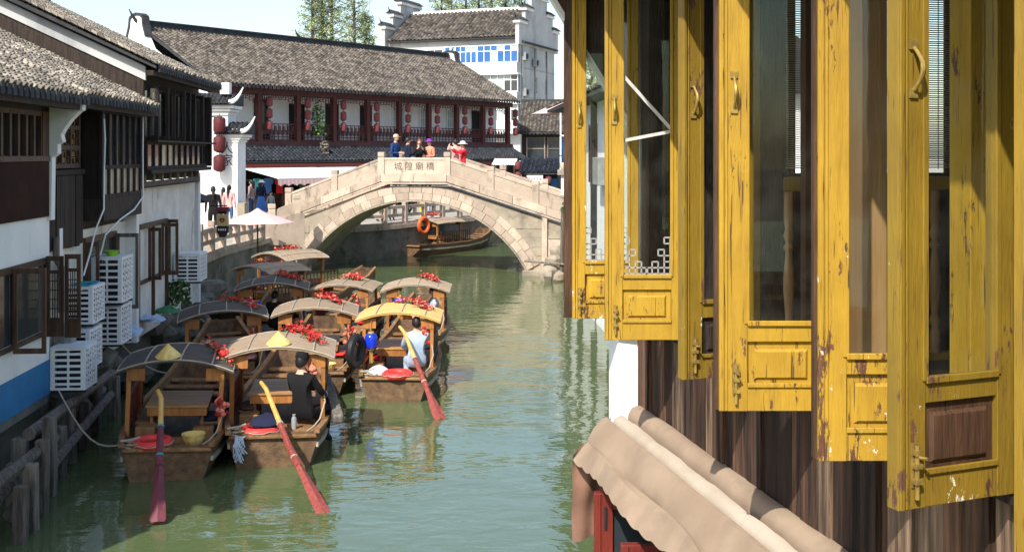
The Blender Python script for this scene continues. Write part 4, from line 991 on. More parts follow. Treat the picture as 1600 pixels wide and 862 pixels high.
# joist ends and apron
MB().box(-.05, .10, Y3a, Y3b - .3, 3.42, 3.44).build('jetty_board', 'wood_dark', h3)
MB().box(.06, .10, Y3a, Y3b - .3, 3.445, 3.53).build('apron_board', 'wood_grey', h3)
for i in range(8):
    y = Y3a + .1 + i * .58
    MB().box(-.05, .12, y, y + .13, 3.535, 3.64).build('joist_end', 'wood_grey', h3)
MB().box(-.05, .30, Y3a - .15, Y3b - .1, 3.66, 3.73).build('ledge', 'wood_dark', h3, bevel=.01)
b = MB(); mullions(b, Y3a - .1, Y3b - .15, 3.74, 4.20, 10, x=.17, w=.06, rails=(3.76, 4.18)); bo = b.build('lower_window', 'wood_dark', h3)
for i in range(10):
    y0 = Y3a - .07 + i * .473; 
    MB().box(.185, .193, y0 + .03, y0 + .41, 3.79, 4.15).build('pane', random.choice(['pane_cream', 'window_glass_dark', 'window_glass_dark', 'window_glass_dark', 'window_glass_dark']), bo)
b = MB(); mullions(b, Y3a - .1, Y3b - .15, 4.22, 5.12, 10, x=.12, w=.06, rails=(5.1,)); bo = b.build('upper_window', 'wood_dark', h3)
MB().box(.125, .132, Y3a - .07, Y3b - .18, 4.25, 5.07).build('pane', 'window_glass_dark', bo)
MB().box(.0, .40, Y3a - .13, Y3b - .12, 4.19, 4.225).build('shutter_rail', 'wood_dark', h3)
random.seed(21)
for i in range(8):            # shutters standing open
    y = Y3a + .05 + i * .58
    casement(h3, .18, .18 + random.uniform(.16, .24), y, 4.24, 5.14, mat='wood_dark', glass=(i % 3 == 0), rot=R(random.uniform(-14, 14)))
MB().box(.022, .16, Y3a - .14, Y3a - .08, 3.74, 5.42).build('corner_post', 'wood_dark', h3)
MB().box(.0, .30, Y3b - .12, Y3b - .05, 3.74, 5.15).build('corner_post', 'wood_dark', h3)
# ground floor opening
w3 = MB(); w3.box(-.08, .0, Y3a + .22, Y3a + .29, 1.15, 2.80); w3.box(-.08, .0, Y3a + 2.15, Y3a + 2.22, 1.15, 2.80); w3.box(-.08, .01, Y3a + .29, Y3a + 2.15, 2.72, 2.80); w3.box(-.08, .0, Y3a + .29, Y3a + 2.15, 1.78, 1.84); w3.box(-.06, -.0, Y3a + 1.2, Y3a + 1.26, 1.15, 2.72)
w3o = w3.build('window', 'wood_brown', h3)
MB().box(-.6, -.052, Y3a + .29, Y3a + 2.15, 1.15, 2.72).build('pane', 'window_glass_dark', w3o)
casement(h3, .0, .22, Y3a + .8, 1.82, 2.72, mat='wood_brown'); casement(h3, .0, .30, Y3a + 1.7, 1.82, 2.74, mat='wood_brown'); casement(h3, .0, .18, Y3a + 2.2, 1.75, 2.78, mat='wood_brown')
MB().box(-.2, .03, Y3b - .02, Y3b + .12, .9, 3.6).build('pilaster', 'plaster', h3)

# ---- lattice cages round the air conditioners
def cage(loc_xyz, d, l, h, lab, mat='steel_white'):
    t = thing('air_conditioner_cage', lab, 'cage', lp(*loc_xyz), LA)
    b = .028
    f = MB()
    for x in (0, d - b):
        for y in (0, l - b): f.box(x, x + b, y, y + b, 0, h)
    for z in (0, h - b):
        for y in (0, l - b): f.box(b, d - b, y, y + b, z, z + b)
        for x in (0, d - b): f.box(x, x + b, b, l - b, z, z + b)
    f.build('frame', mat, t)
    s = MB()                                   # slotted end facing along the bank
    for i in range(1, 7): z = h * i / 7; s.box(b, d - b, .004, .014, z - .016, z + .016)
    s.box(d * .48, d * .54, .002, .012, b, h - b); s.box(b, b + .03, .002, .012, b, h - b); s.box(d - b - .03, d - b, .002, .012, b, h - b)
    s.build('slotted_panel', mat, t)
    p = MB(); n, m = 6, 6                       # pinwheel lattice facing the canal
    for i in range(n):
        for j in range(m):
            y = b + (l - 2 * b) * i / n; z = b + (h - 2 * b) * j / m; cy = (l - 2 * b) / n; cz = (h - 2 * b) / m
            if (i + j) % 2: p.box(d - .014, d - .004, y, y + cy, z + cz * .38, z + cz * .66); p.box(d - .013, d - .005, y + cy * .2, y + cy * .5, z, z + cz)
            else: p.box(d - .014, d - .004, y + cy * .35, y + cy * .66, z, z + cz); p.box(d - .013, d - .005, y, y + cy, z + cz * .1, z + cz * .3)
    p.build('lattice_panel', mat, t)
    tp = MB(); tp.box(0, d, 0, l, h + .002, h + .014); tp.build('lid', mat, t)
    MB().box(.06, d - .06, .06, l - .06, .03, h - .1).build('unit', 'metal_dark', t)  # unit coloured near black so the cage inside reads as shaded
    for yy in (.02, l - .06): MB().box(.0, d, yy, yy + .04, -.035, -.003).build('bracket', 'metal_dark', t)
    return t
cage((.0, .02, .95), .44, .50, .54, 'lowest white lattice cage hanging beside the blue plinth')
cage((-.10, .66, 1.09), .40, .55, .52, 'white lattice cage just behind the one beside the blue plinth')
cage((-.10, .78, 1.68), .40, .55, .50, 'white lattice cage with rags on its lid over two lower cages')
cage((-.10, 2.02, 1.80), .44, .60, .66, 'tall white lattice cage with a green basin on its lid')
cage((-.10, 2.12, 1.17), .40, .58, .56, 'white lattice cage under the tall cage with the green basin')
cage((-.02, 6.72, 1.56), .50, .62, .52, 'white lattice cage alone beside the brown shop opening')
g = MB(); g.lathe([(.07, 0), (.10, .07), (.115, .075), (.09, .07), (.06, .012)], 18); g.build('basin', 'green_plastic', loc=lp(.12, 2.3, 2.476), smooth=True, label='bright green plastic basin on top of a lattice cage', cat='basin')
g = MB()
for i in range(5): g.bar((.0, .08 * i, 0), (.28, .08 * i + random.uniform(-.1, .1), random.uniform(0, .03)), .10, .012)
g.build('rag', 'cloth_teal', loc=lp(-.03, .9, 2.205), rot=(0, 0, LA), label='crumpled pale teal rags lying on a lattice cage lid', cat='rag')
# drain pipes and cables
def pipe(name, pts, r, mat, lab, cat='pipe'):
    o = Vector(pts[-1]); mb = MB(); mb.tube([Vector(p) - o for p in pts], r, 8); mb.build(name, mat, loc=lp(*pts[-1]), rot=(0, 0, LA), smooth=True, label=lab, cat=cat)
pipe('cable_hose', [(.18, 1.70, 4.5), (.2, 1.68, 4.2), (.19, 1.66, 3.7), (.2, 1.62, 3.2), (.1, 1.55, 2.9), (.05, 1.5, 2.6), (.0, 1.35, 2.28)], .012, 'steel_white', 'white hose running down the corner of the dark glazed bay', 'hose')
pipe('cable_hose', [(.2, 3.72, 4.6), (.2, 3.70, 4.0), (.2, 3.72, 3.3), (.2, 3.2, 3.12), (.18, 2.5, 3.0), (.08, 2.1, 2.8), (.02, 2.05, 2.5)], .013, 'steel_white', 'pale hose looping under the glazed bay to the tall cage', 'hose')
pipe('drain_pipe', [(-.02, .30, 2.9), (-.02, .30, 2.62), (.0, .42, 2.5), (.0, .42, 1.9)], .045, 'wood_grey', 'grey brown drain pipe on the stained wall behind the cages')
pipe('drain_pipe', [(.02, 8.72, 3.5), (.02, 8.72, 1.2)], .03, 'steel_white', 'thin white drain pipe at the far end of the shuttered house')
pipe('water_tank', [(.08, .42, .95), (.08, .42, 1.75)], .12, 'ac_body', 'grey cylindrical tank standing behind the lattice cages', 'tank')

# ---- timber piles and beams
random.seed(31)
piles = [(-5.05, 11.2, .95), (-5.12, 11.55, 1.15), (-5.2, 12.05, 1.35), (-5.5, 12.0, .95), (-5.42, 12.75, 1.5), (-5.7, 12.6, 1.15), (-5.62, 13.5, 1.0), (-5.75, 14.1, 1.2), (-5.8, 14.8, 1.0), (-5.95, 15.5, 1.1), (-5.6, 11.1, .9), (-6.0, 16.4, 1.05)]
for i, (x, y, z) in enumerate(piles):
    w = random.uniform(.13, .18); lean = random.uniform(-.05, .05)
    m = MB(); m.bar((lean, lean * .5, -1.5), (0, 0, z * .62), w, w * .9, up=(0, 1, 0))
    m.build('pile', 'pile_wood', loc=(x, y, 0), bevel=.015, label='weathered square timber pile standing in the water by the left houses', cat='pile', group='timber piles under the left houses')
for i, (a, b_) in enumerate((((-5.3, 11.0, .42), (-5.45, 13.0, .62)), ((-5.35, 11.6, .15), (-5.75, 15.6, .55)), ((-5.6, 12.6, .75), (-5.85, 15.9, .80)), ((-5.15, 10.6, .70), (-5.25, 12.2, .72)))):
    a = Vector(a); b_ = Vector(b_); m = MB(); m.tube([Vector((0, 0, 0)), b_ - a], [.075, .06], 8)
    m.build('beam', 'pile_wood', loc=a, label='round log tying the timber piles together', cat='beam', group='logs between the piles')
# rubble stones along the foot of the left bank
for i in range(26):
    t = i / 25; y = 14.6 + t * 11.2; x = -6.2 - (y - 14) * .078 + random.uniform(.0, .14)
    m = MB(); n = 7; s = random.uniform(.2, .36)
    m.lathe([(s * .7, -.2), (s, -.02), (s * .95, s * .35), (s * .6, s * .55)], n)
    m.v = [(a * random.uniform(.8, 1.15), b2 * random.uniform(.8, 1.2) * 1.3, c2 + random.uniform(-.03, .03)) for a, b2, c2 in m.v]
    m.build('rubble_stone', 'quay_stone', loc=(x, y, random.uniform(.25, .95)), rot=(0, 0, random.uniform(0, 3)), label='rough dark stone at the foot of the left bank', cat='stone', group='rubble along the left bank')
# scraps on the ledge in front of the shop opening
for i, (x, y, mname, lab, s) in enumerate(((.05, 3.2, 'cloth_pale_blue', 'crumpled pale blue plastic sheet on the bank ledge below the white pilaster', .28), (.1, 4.6, 'cloth_pale_blue', 'pale plastic scraps on the ledge below the brown shop opening', .22), (.12, 5.6, 'cloth_green', 'dark green net heap below the brown shop opening', .22))):
    m = MB(); m.lathe([(s, 0), (s * .9, s * .22), (s * .4, s * .42)], 10)
    m.v = [(a * random.uniform(.7, 1.3), b2 * random.uniform(.8, 1.5), c2 * random.uniform(.5, 1.4)) for a, b2, c2 in m.v]
    m.build('scrap_heap', mname, loc=lp(x, y, QZ + .0), rot=(0, 0, LA), label=lab, cat='scrap')
bush('wild_plant', lp(.12, 6.4, QZ), 'dark leafy weeds growing under the lone lattice cage', .30, .5, 220, seed=8, leaf=.10)

# ---- landing shed and hanging sign past the shuttered house
shed = thing('landing_shed', 'dark brown timber landing shed at the end of the shuttered house', 'shed', lp(-.3, 9.3), LA)
for i in range(8): MB().box(-.9 + i * .125, -.78 + i * .125, 0, .03, 1.1, 2.95).build('plank', 'wood_brown', shed)
for x in (-.9, .12): MB().box(x, x + .08, -.06, -.002, 1.0, 3.05).build('post', 'wood_dark', shed)
MB().prism([(-1.1, 2.95), (.35, 2.95), (.35, 3.0), (-.4, 3.3), (-1.1, 3.05)], -.2, .9, 'xz').build('roof', 'wood_dark', shed)
MB().box(-.95, .2, -.05, .04, 1.0, 1.1).build('threshold', 'wood_dark', shed)
sg = thing('hanging_sign', 'yellow and black hanging sign with a dark red heart emblem and red cap', 'sign', P(348, 350, 25.0), 0)
MB().box(-.13, .13, -.05, .05, -.04, .22).build('board', 'sign_yellow', sg)
MB().box(-.125, .125, -.052, .052, -.20, -.045).build('lower_board', 'ink', sg); MB().prism([(-.11, -.20), (.11, -.20), (.06, -.30), (-.06, -.30)], -.045, .045, 'xz').build('tail', 'ink', sg)
MB().prism([(-.09, .23), (.09, .23), (.09, .30), (-.09, .30)], -.05, .05, 'xz').build('neck', 'ink', sg)
MB().prism([(-.15, .30), (.15, .30), (.13, .39), (-.13, .39)], -.09, .09, 'xz').build('cap', 'lantern_pink', sg)
em = MB(); em.prism([(0, .02), (.06, .08), (.065, .12), (.035, .14), (.02, .15), (0, .12), (-.02, .15), (-.035, .14), (-.065, .12), (-.06, .08)], -.055, -.051, 'xz'); em.build('emblem', 'frame_red', sg)
em = MB(); em.prism([(0, .05), (.022, .09), (0, .10), (-.022, .09)], -.058, -.0555, 'xz'); em.build('emblem_centre', 'sign_yellow', sg)
lt = MB()
for x in (-.075, -.025, .025, .075): lt.box(x - .014, x + .014, -.056, -.053, -.145, -.105)
lt.build('lettering', 'cloth_white', sg)
MB().bar((-.3, 0, .42), (.1, 0, .42), .03).build('arm', 'metal_dark', sg)

# ---- white corner house with lanterns
wc = thing('corner_house', 'white corner house with stepped cornices, swept eave horns and black brush characters', 'house', (-12.05, 42.0, 0), 0)
MB().box(-4, 1.45, 0, 1.3, QZ, 4.95).build('wall', 'plaster', wc)
MB().box(-4, 1.05, .1, 1.3, 4.95, 5.75).build('upper_wall', 'plaster', wc)
MB().box(1.46, 1.75, -.1, .6, QZ, 2.1).build('plinth_block', 'stone_dark', wc)
for i, (x, z0, z1) in enumerate(((1.50, 4.45, 4.52), (1.58, 4.54, 4.62), (1.68, 4.64, 4.74))): MB().box(1.0, x, -.04 - i * .05, 1.35 + i * .03, z0, z1).build('cornice', 'plaster', wc)
for i, (x, z0, z1) in enumerate(((1.08, 5.5, 5.6), (1.16, 5.62, 5.72), (1.28, 5.74, 5.86))): MB().box(-4, x, .04 - i * .06, 1.35 + i * .03, z0, z1).build('cornice', 'plaster', wc)
for i, (x, z0, z1) in enumerate(((-.1, 4.35, 4.43), (0.0, 4.45, 4.53), (.1, 4.55, 4.65))): MB().box(-2.5, x, -.08 - i * .06, .0, z0, z1).build('cornice', 'plaster', wc)
for (xa, xb, zb, nm) in ((-4, 1.3, 5.88, 'a'), (.6, 1.75, 4.76, 'b'), (-2.5, .14, 4.67, 'c')):
    r_ = MB(); r_.prism([(-.25, zb), (.5, zb + .42), (1.6, zb + .42), (1.6, zb), (-.25, zb - .02)], xa, xb, 'yz'); ro = r_.build('roof', 'tile_dark', wc)
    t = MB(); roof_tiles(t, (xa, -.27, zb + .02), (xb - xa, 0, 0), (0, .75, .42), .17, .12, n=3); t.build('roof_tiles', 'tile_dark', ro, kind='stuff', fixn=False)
    if nm != 'c':
        h = MB(); horn(h, (xb - .1, -.2, zb + .1), (.9, -.2, 0), .62); h.build('eave_horn', 'plaster' if nm == 'b' else 'steel_white', ro, smooth=True)
MB().box(.75, 1.1, .1, .5, 6.3, 6.75).build('chimney', 'plaster', wc)
text_part('人\n家', .50, 'ink', wc, (1.05, -.004, 3.95), (R(90), 0, 0), depth=.002)
br = MB(); br.bar((-.4, -.35, 5.4), (.72, -.35, 5.4), .04, .04); br.bar((-.4, -.35, 5.4), (-.4, 0, 5.4), .04, .04); br.bar((.65, -.35, 5.4), (.65, 0, 5.05), .03, .03); br.build('lantern_bracket', 'metal_dark', wc)
lantern_string('lantern_string', (-11.20, 41.65, 5.52), 'string of three dark red lanterns in front of the white corner wall', 'lantern_shaded', r=.235, h=.60, gap=.13)

# ---- parasols
def parasol(loc, rad, ztop, zedge, lab, zb, sides=8, mat='cloth_pinkwhite'):
    t = thing('parasol', lab, 'parasol', loc); z0 = loc[2]
    c = MB(); n = sides; vs = [(0, 0, ztop - z0)]; fs = []
    for j, f_ in enumerate((.35, .7, 1.0)):
        for i in range(n * 2):
            a = math.pi * i / n; rr = rad * f_ * (1 if i % 2 == 0 else .955); zz = ztop - (ztop - zedge) * (f_ ** 1.15) - (.0 if i % 2 == 0 else -.015 * f_)
            vs.append((rr * math.cos(a), rr * math.sin(a), zz - z0))
    m = n * 2
    for i in range(m): fs.append((0, 1 + i, 1 + (i + 1) % m))
    for j in range(2):
        for i in range(m): fs.append((1 + j * m + i, 1 + (j + 1) * m + i, 1 + (j + 1) * m + (i + 1) % m, 1 + j * m + (i + 1) % m))
    c.add(vs, fs); c.build('canopy', mat, t, fixn=False)
    MB().tube([(0, 0, 0), (0, 0, ztop - z0 + .05)], .022, 8).build('pole', 'wood_brown', t)
    for i in range(n):
        a = 2 * math.pi * i / n
        MB().bar((0, 0, ztop - z0 - .06), (rad * .97 * math.cos(a), rad * .97 * math.sin(a), zedge - z0 - .015), .018).build('rib', 'wood_brown', t)
    v2 = MB(); v2.lathe([(.26 * rad, ztop - z0 - .09), (.02, ztop - z0 + .06)], n); v2.build('cap', mat, t)
    b = MB(); b.lathe([(.28, 0), (.26, .06), (.05, .08)], 12); b.build('base', 'metal_dark', t)
    return t
parasol((-6.85, 29.3, QZ - .85), .98, 2.47, 2.14, 'pale pink parasol over the landing at the left quay', 0)

# ================================================================== BOATS
def loft(mb, secs):
    # secs: (y, [(x,z), ...]) all same length, open section from left rim round to right rim
    vs = []; fs = []; m = len(secs[0][1])
    for y, pts in secs:
        for x, z in pts: vs.append((x, y, z))
    for i in range(len(secs) - 1):
        for k in range(m - 1): fs.append((i * m + k, i * m + k + 1, (i + 1) * m + k + 1, (i + 1) * m + k))
    mb.add(vs, fs)
HS = [(0.0, .56, .44, .46, -.12), (.5, .64, .50, .43, -.16), (1.2, .69, .54, .41, -.17), (2.2, .69, .54, .41, -.17), (3.0, .58, .44, .48, -.12), (3.55, .42, .28, .62, .05), (3.95, .27, .17, .82, .34)]
def boat(label, canopy='mat_tan', table=True, post='post_orange', shade=False):
    t = thing('rowing_boat', label, 'boat')
    hm = MB()
    th = .045
    loft(hm, [(y, [(-wt, zt), (-(wt * .9 + wb * .1) - .01, zt * .7), (-wb - .02, zb + .12), (-wb * .85, zb), (0, zb - .02), (wb * .85, zb), (wb + .02, zb + .12), ((wt * .9 + wb * .1) + .01, zt * .7), (wt, zt)]) for y, wt, wb, zt, zb in HS])
    loft(hm, [(y + (.02 if i == 0 else 0), [(-wt + th, zt), (-wb + th, .22), (wb - th, .22), (wt - th, zt)]) for i, (y, wt, wb, zt, zb) in enumerate(HS)])
    for (i, y) in ((0, 0.0), (-1, HS[-1][0])):
        yy, wt, wb, zt, zb = HS[i]; q_ = (wt * .9 + wb * .1) + .01
        hm.add([(-wt, yy, zt), (-q_, yy, zt * .7), (-wb - .02, yy, zb + .12), (-wb * .85, yy, zb), (wb * .85, yy, zb), (wb + .02, yy, zb + .12), (q_, yy, zt * .7), (wt, yy, zt)], [tuple(range(8))])
    hm.build('hull', 'boat_hull', t, fixn=False)
    for sg in (-1, 1):
        g = MB()
        for a, b in zip(HS[:-1], HS[1:]): g.bar((sg * (a[1] + .0), a[0] - (.1 if a[0] == 0 else 0), a[3] + .025), (sg * b[1], b[0], b[3] + .025), .075, .05)
        g.build('gunwale', 'boat_wood', t)
        r_ = MB()
        for a, b in zip(HS[:-2], HS[1:-1]): r_.bar((sg * (a[1] * .985 + .012), a[0], a[3] * .62), (sg * (b[1] * .985 + .012), b[0], b[3] * .62), .03, .06)
        r_.build('rubbing_strake', 'batten', t)
    for i in range(4):
        MB().box(-.545, .545, .03 + i * .175, .03 + i * .175 + .168, .36, .385).build('deck_plank', 'boat_wood', t)
    MB().box(-.56, .56, -.05, .025, .385, .43).build('stern_rail', 'boat_wood', t, bevel=.01)
    for i in range(3):
        y0 = 3.0 + i * .24; w = .52 - i * .09
        MB().box(-w, w, y0, y0 + .23, .45 + i * .06, .475 + i * .06).build('deck_plank', 'boat_wood', t)
    MB().box(-.48, .48, .76, 2.95, .225, .24).build('floor', 'boat_hull', t)
    MB().box(-.52, -.26, .80, 1.05, .24, .50).build('locker', 'boat_wood', t, bevel=.01)
    MB().box(.24, .52, .80, .98, .24, .48).build('locker', 'boat_wood', t, bevel=.01)
    for sg in (-1, 1): MB().box(*sorted((sg * .30, sg * .56)), 1.1, 2.3, .46, .50).build('seat', 'boat_wood', t, bevel=.008)
    if table:
        for i in range(5): MB().box(-.42, .42, 1.02 + i * .2, 1.02 + i * .2 + .193, .72, .745).build('table_plank', 'boat_table', t)
        MB().box(-.40, .40, 1.04, 2.0, .60, .715).build('table_apron', 'post_orange', t)
        for x in (-.36, .32):
            for y in (1.08, 1.92): MB().box(x, x + .04, y, y + .04, .24, .60).build('table_leg', 'boat_wood', t)
    for sg in (-1, 1):
        r_ = MB(); xx = sg * .63
        r_.bar((xx, .85, .92), (xx, 2.35, .92), .04, .04); r_.bar((xx, .85, .60), (xx, 2.35, .60), .03, .03)
        for k in range(14): y = .88 + k * .112; r_.bar((xx, y, .46), (xx, y, .92), .022, .022)
        r_.build('side_rail', 'frame_red' if sg < 0 else 'wood_brown', t)
    CW, Y0c, Y1c, ZE, RISE = .76, .60, 1.95, 1.30, .155
    for sx in (-1, 1):
        for yy in (.72, 1.85): MB().box(sx * .61 - .028, sx * .61 + .028, yy - .028, yy + .028, .40, ZE + .02).build('post', post, t)
        for yy in (.70, 1.86): MB().box(*sorted((sx * .64, sx * .40)), yy - .02, yy + .02, ZE - .14, ZE + .03).build('post_bracket', post, t)
    def cz(x, y): return ZE + RISE * (1 - (x / CW) ** 2) + .035 * math.sin((y - Y0c) / (Y1c - Y0c) * math.pi)
    c = MB(); n, k = 14, 6; vs = []; fs = []
    for q, dz in ((0, 0), (1, -.028)):
        for j in range(k + 1):
            y = Y0c + (Y1c - Y0c) * j / k
            for i in range(n + 1):
                x = -CW + 2 * CW * i / n; vs.append((x, y, cz(x, y) + dz))
    S = (n + 1) * (k + 1)
    for j in range(k):
        for i in range(n):
            a = j * (n + 1) + i; fs.append((a, a + 1, a + n + 2, a + n + 1)); fs.append((S + a, S + a + n + 1, S + a + n + 2, S + a + 1))
    for i in range(n):
        fs.append((i, S + i, S + i + 1, i + 1)); a = k * (n + 1) + i; fs.append((a, a + 1, S + a + 1, S + a))
    for j in range(k):
        a = j * (n + 1); fs.append((a, a + n + 1, S + a + n + 1, S + a)); a += n; fs.append((a, S + a, S + a + n + 1, a + n + 1))
    c.add(vs, fs); co = c.build('canopy', canopy, t, smooth=True)
    for x in (-.40, .06, .48):
        b = MB(); b.tube([(x, Y0c + (Y1c - Y0c) * j / 6, cz(x, Y0c + (Y1c - Y0c) * j / 6) + .008) for j in range(7)], .012, 5); b.build('batten', 'batten', co)
    for yy in (Y0c, Y1c):
        b = MB(); b.tube([(-CW + 2 * CW * i / 16, yy, cz(-CW + 2 * CW * i / 16, yy) + .004) for i in range(17)], .012, 5); b.build('edge_cord', 'batten' if canopy != 'mat_yellow' else 'mat_yellow', co)
    for x in (-CW, CW):
        b = MB(); b.tube([(x, Y0c + (Y1c - Y0c) * i / 6, cz(x, Y0c + (Y1c - Y0c) * i / 6) - .01) for i in range(7)], .013, 5); b.build('edge_pole', 'batten', co)
    rp = MB(); pts = [(-.52 + .12 * math.sin(i * 1.3) + i * .004, .02 + .05 * math.cos(i * 1.7), .40 + .014 * i) for i in range(12)]; rp.tube(pts, .014, 5); rp.build('rope', 'rope', t)
    rp = MB(); rp.tube([(.6, .72, .95), (.64, .65, .7), (.58, .5, .5), (.5, .3, .44), (.42, .2, .41)], .012, 5); rp.build('rope', 'rope', t)
    return t
protos = {'mat_tan': boat('x', 'mat_tan'), 'mat_yellow': None, 'mat_shaded': None}
def place_boat(t, Y, X, k, rz, lab, heel=0.0):
    t['label'] = lab; t['category'] = 'boat'; t['group'] = 'canopied rowing boats moored along the left bank'
    t.location = (X, Y, 0); t.scale = (k, k, k); t.rotation_euler = (0, heel, rz)
    return t
def canopy_world(t, x, y, dz=0.0):
    z = 1.30 + .155 * (1 - (x / .76) ** 2) + .035 * math.sin((y - .6) / 1.35 * math.pi) + dz
    k = t.scale[0]; v = Vector((x * k, y * k, z * k)); v.rotate(t.rotation_euler); return v + t.location
def boat_world(t, x, y, z):
    k = t.scale[0]; v = Vector((x * k, y * k, z * k)); v.rotate(t.rotation_euler); return v + t.location
def at_canopy(px, s): return (px - 800.0) / s
# (canopy centre px, scale px/m at its near edge, size factor, turn, canopy)
specs = [
    (268, 122.4, .94, -11, 'mat_shaded', 'rowing boat with dark canopy and straw hat in the shade beside the piles'),
    (432, 117.4, .98, -8, 'mat_tan', 'rowing boat with straw hat canopy, bamboo handled red oar and person in black'),
    (620, 93.8, .93, -1, 'mat_yellow', 'rowing boat with plain yellow canopy and blue lantern'),
    (490, 92.0, .95, -7, 'mat_tan', 'rowing boat with tan canopy moored behind the boat with the person in black'),
    (648, 76.9, .92, -1, 'mat_tan', 'outermost tan canopied boat with a person in pale shirt and blue lantern'),
    (532, 76.5, .91, 3, 'mat_tan', 'pale canopied boat with large flower heap, between the bridge and the yellow canopy'),
    (424, 77.7, .96, -9, 'mat_shaded', 'dark canopied boat with a sitting figure in black under its canopy'),
    (352, 94.2, .96, -15, 'mat_shaded', 'dark canopied boat squeezed against the bank below the lone lattice cage'),
    (420, 65.3, .93, 38, 'mat_tan', 'flat topped tan canopied boat turned sideways by the parasol'),
    (450, 60.0, 1.0, 42, 'mat_tan', 'farthest tan canopied boat turned sideways at the bridge foot'),
]
boats = []
for i, (px, s, k, rz, cm, lab) in enumerate(specs):
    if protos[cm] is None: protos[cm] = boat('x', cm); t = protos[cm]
    elif cm == 'mat_tan' and i == 1: t = protos[cm]
    else: t = copy_tree(protos[cm])
    Yc = FPX / s; Xc = at_canopy(px, s)
    rot = R(-rz)
    off = Vector((0, .62 * k if abs(rz) < 20 else 1.2 * k, 0)); off.rotate(Euler((0, 0, rot)))
    place_boat(t, Yc - off.y, Xc - off.x, k, rot, lab, heel=R((2.2, .6, .8, .6, .4, -1.5, 0, -1.5, 0, 0)[i]))
    boats.append(t)
bpy.context.view_layer.update()
# far boat beyond the arch
fb = copy_tree(protos['mat_tan']); 
place_boat(fb, 42.6, -4.0, 1.02, R(-33), 'dark hulled boat with pale canopy moored at the far quay beyond the arch'); fb['group'] = 'boat beyond the bridge'
del fb['group']; fb.scale = (1.02, 1.35, .95)

# flowers on the canopies
def flowers(t, pts, lab, n=46, pinkshare=.25, spread=.09, seed=1):
    random.seed(seed)
    o = boat_world(t, pts[0][0], pts[0][1], 0); base = canopy_world(t, *pts[0])
    mb = MB(); k = t.scale[0]
    n = int(n * 2.4)
    for i in range(n):
        u = random.random() * (len(pts) - 1); a = int(u); f_ = u - a
        x = pts[a][0] * (1 - f_) + pts[a + 1][0] * f_ + random.gauss(0, spread * .7); y = pts[a][1] * (1 - f_) + pts[a + 1][1] * f_ + random.gauss(0, spread)
        x = max(-.72, min(.72, x)); y = max(.62, min(1.93, y))
        c = canopy_world(t, x, y, .015 + abs(random.gauss(0, .05))) - base
        mb.m = 1 if random.random() < pinkshare else 0; mb.t = random.random()
        r = random.uniform(.018, .034) * k; ax = Vector((random.gauss(0, .6), random.gauss(-.3, .6), 1)).normalized()
        e1 = ax.orthogonal().normalized(); e2 = ax.cross(e1)
        for q in range(5):
            a0 = q * 1.2566 + random.uniform(-.2, .2); d = e1 * math.cos(a0) + e2 * math.sin(a0); w_ = ax.cross(d) * r * .42
            mb.add([c, c + d * r * .6 + w_ + ax * r * .35, c + d * r * 1.1 + ax * r * .3, c + d * r * .6 - w_ + ax * r * .35], [(0, 1, 2, 3)])
    mb.m = 2; mb.tube([canopy_world(t, *p_, .012) - base for p_ in pts], .008, 5)
    for i in range(n // 3):
        u = random.random() * (len(pts) - 1); a = int(u); f_ = u - a
        x = pts[a][0] * (1 - f_) + pts[a + 1][0] * f_ + random.gauss(0, spread); y = pts[a][1] * (1 - f_) + pts[a + 1][1] * f_ + random.gauss(0, spread)
        x = max(-.72, min(.72, x)); y = max(.62, min(1.93, y)); c = canopy_world(t, x, y, .02) - base
        d = Vector((random.gauss(0, 1), random.gauss(0, 1), .4)).normalized() * .06; w_ = d.cross(Vector((0, 0, 1))).normalized() * .018
        mb.add([c - d, c + w_, c + d, c - w_], [(0, 1, 2, 3)])
    return mb.build('flower_garland', ['flower', 'flower_pink', 'leaf'], loc=base, fixn=False, label=lab, cat='flowers')
FG = [('red flower garland along the right edge of the dark straw hat canopy', [(.32, 1.9), (.5, 1.5), (.62, 1.2), (.66, .9)], 60),
      ('red flower garland draped across the tan canopy carrying the straw hat', [(.0, 1.9), (.25, 1.8), (.45, 1.5), (.5, 1.1)], 80),
      ('red and pale flower garland lying across the yellow canopy', [(-.1, 1.9), (.2, 1.75), (.42, 1.45), (.45, 1.25)], 90),
      ('red flower garland on the tan canopy behind the person in black', [(.0, 1.9), (.25, 1.7), (.38, 1.2)], 80),
      ('red flower heap on the outermost tan canopy', [(.05, 1.85), (.3, 1.6), (.42, 1.3)], 90),
      ('large orange red flower heap on the pale canopy nearest the arch', [(-.1, 1.8), (.2, 1.5), (.3, 1.4)], 110),
      ('red flowers on the dark canopy above the sitting figure in black', [(.05, 1.85), (.3, 1.6), (.55, 1.3)], 80),
      ('sparse dark red flowers on the dark canopy against the bank', [(.0, 1.8), (.4, 1.5), (.6, 1.0)], 45),
      ('red flowers at the left edge of the sideways flat canopy', [(-.65, 1.2), (-.45, 1.7)], 50),
      ('red flowers on the farthest canopy at the bridge foot', [(-.5, 1.2), (-.3, 1.7)], 60)]
for t, (lab, pts, n), i in zip(boats, FG, range(20)): flowers(t, pts, lab, n, seed=40 + i, pinkshare=.45 if i in (2, 4, 5) else .2)
flowers(fb, [(-.3, 1.3), (.2, 1.5)], 'red flowers on the canopy of the boat beyond the arch', 80, seed=77)
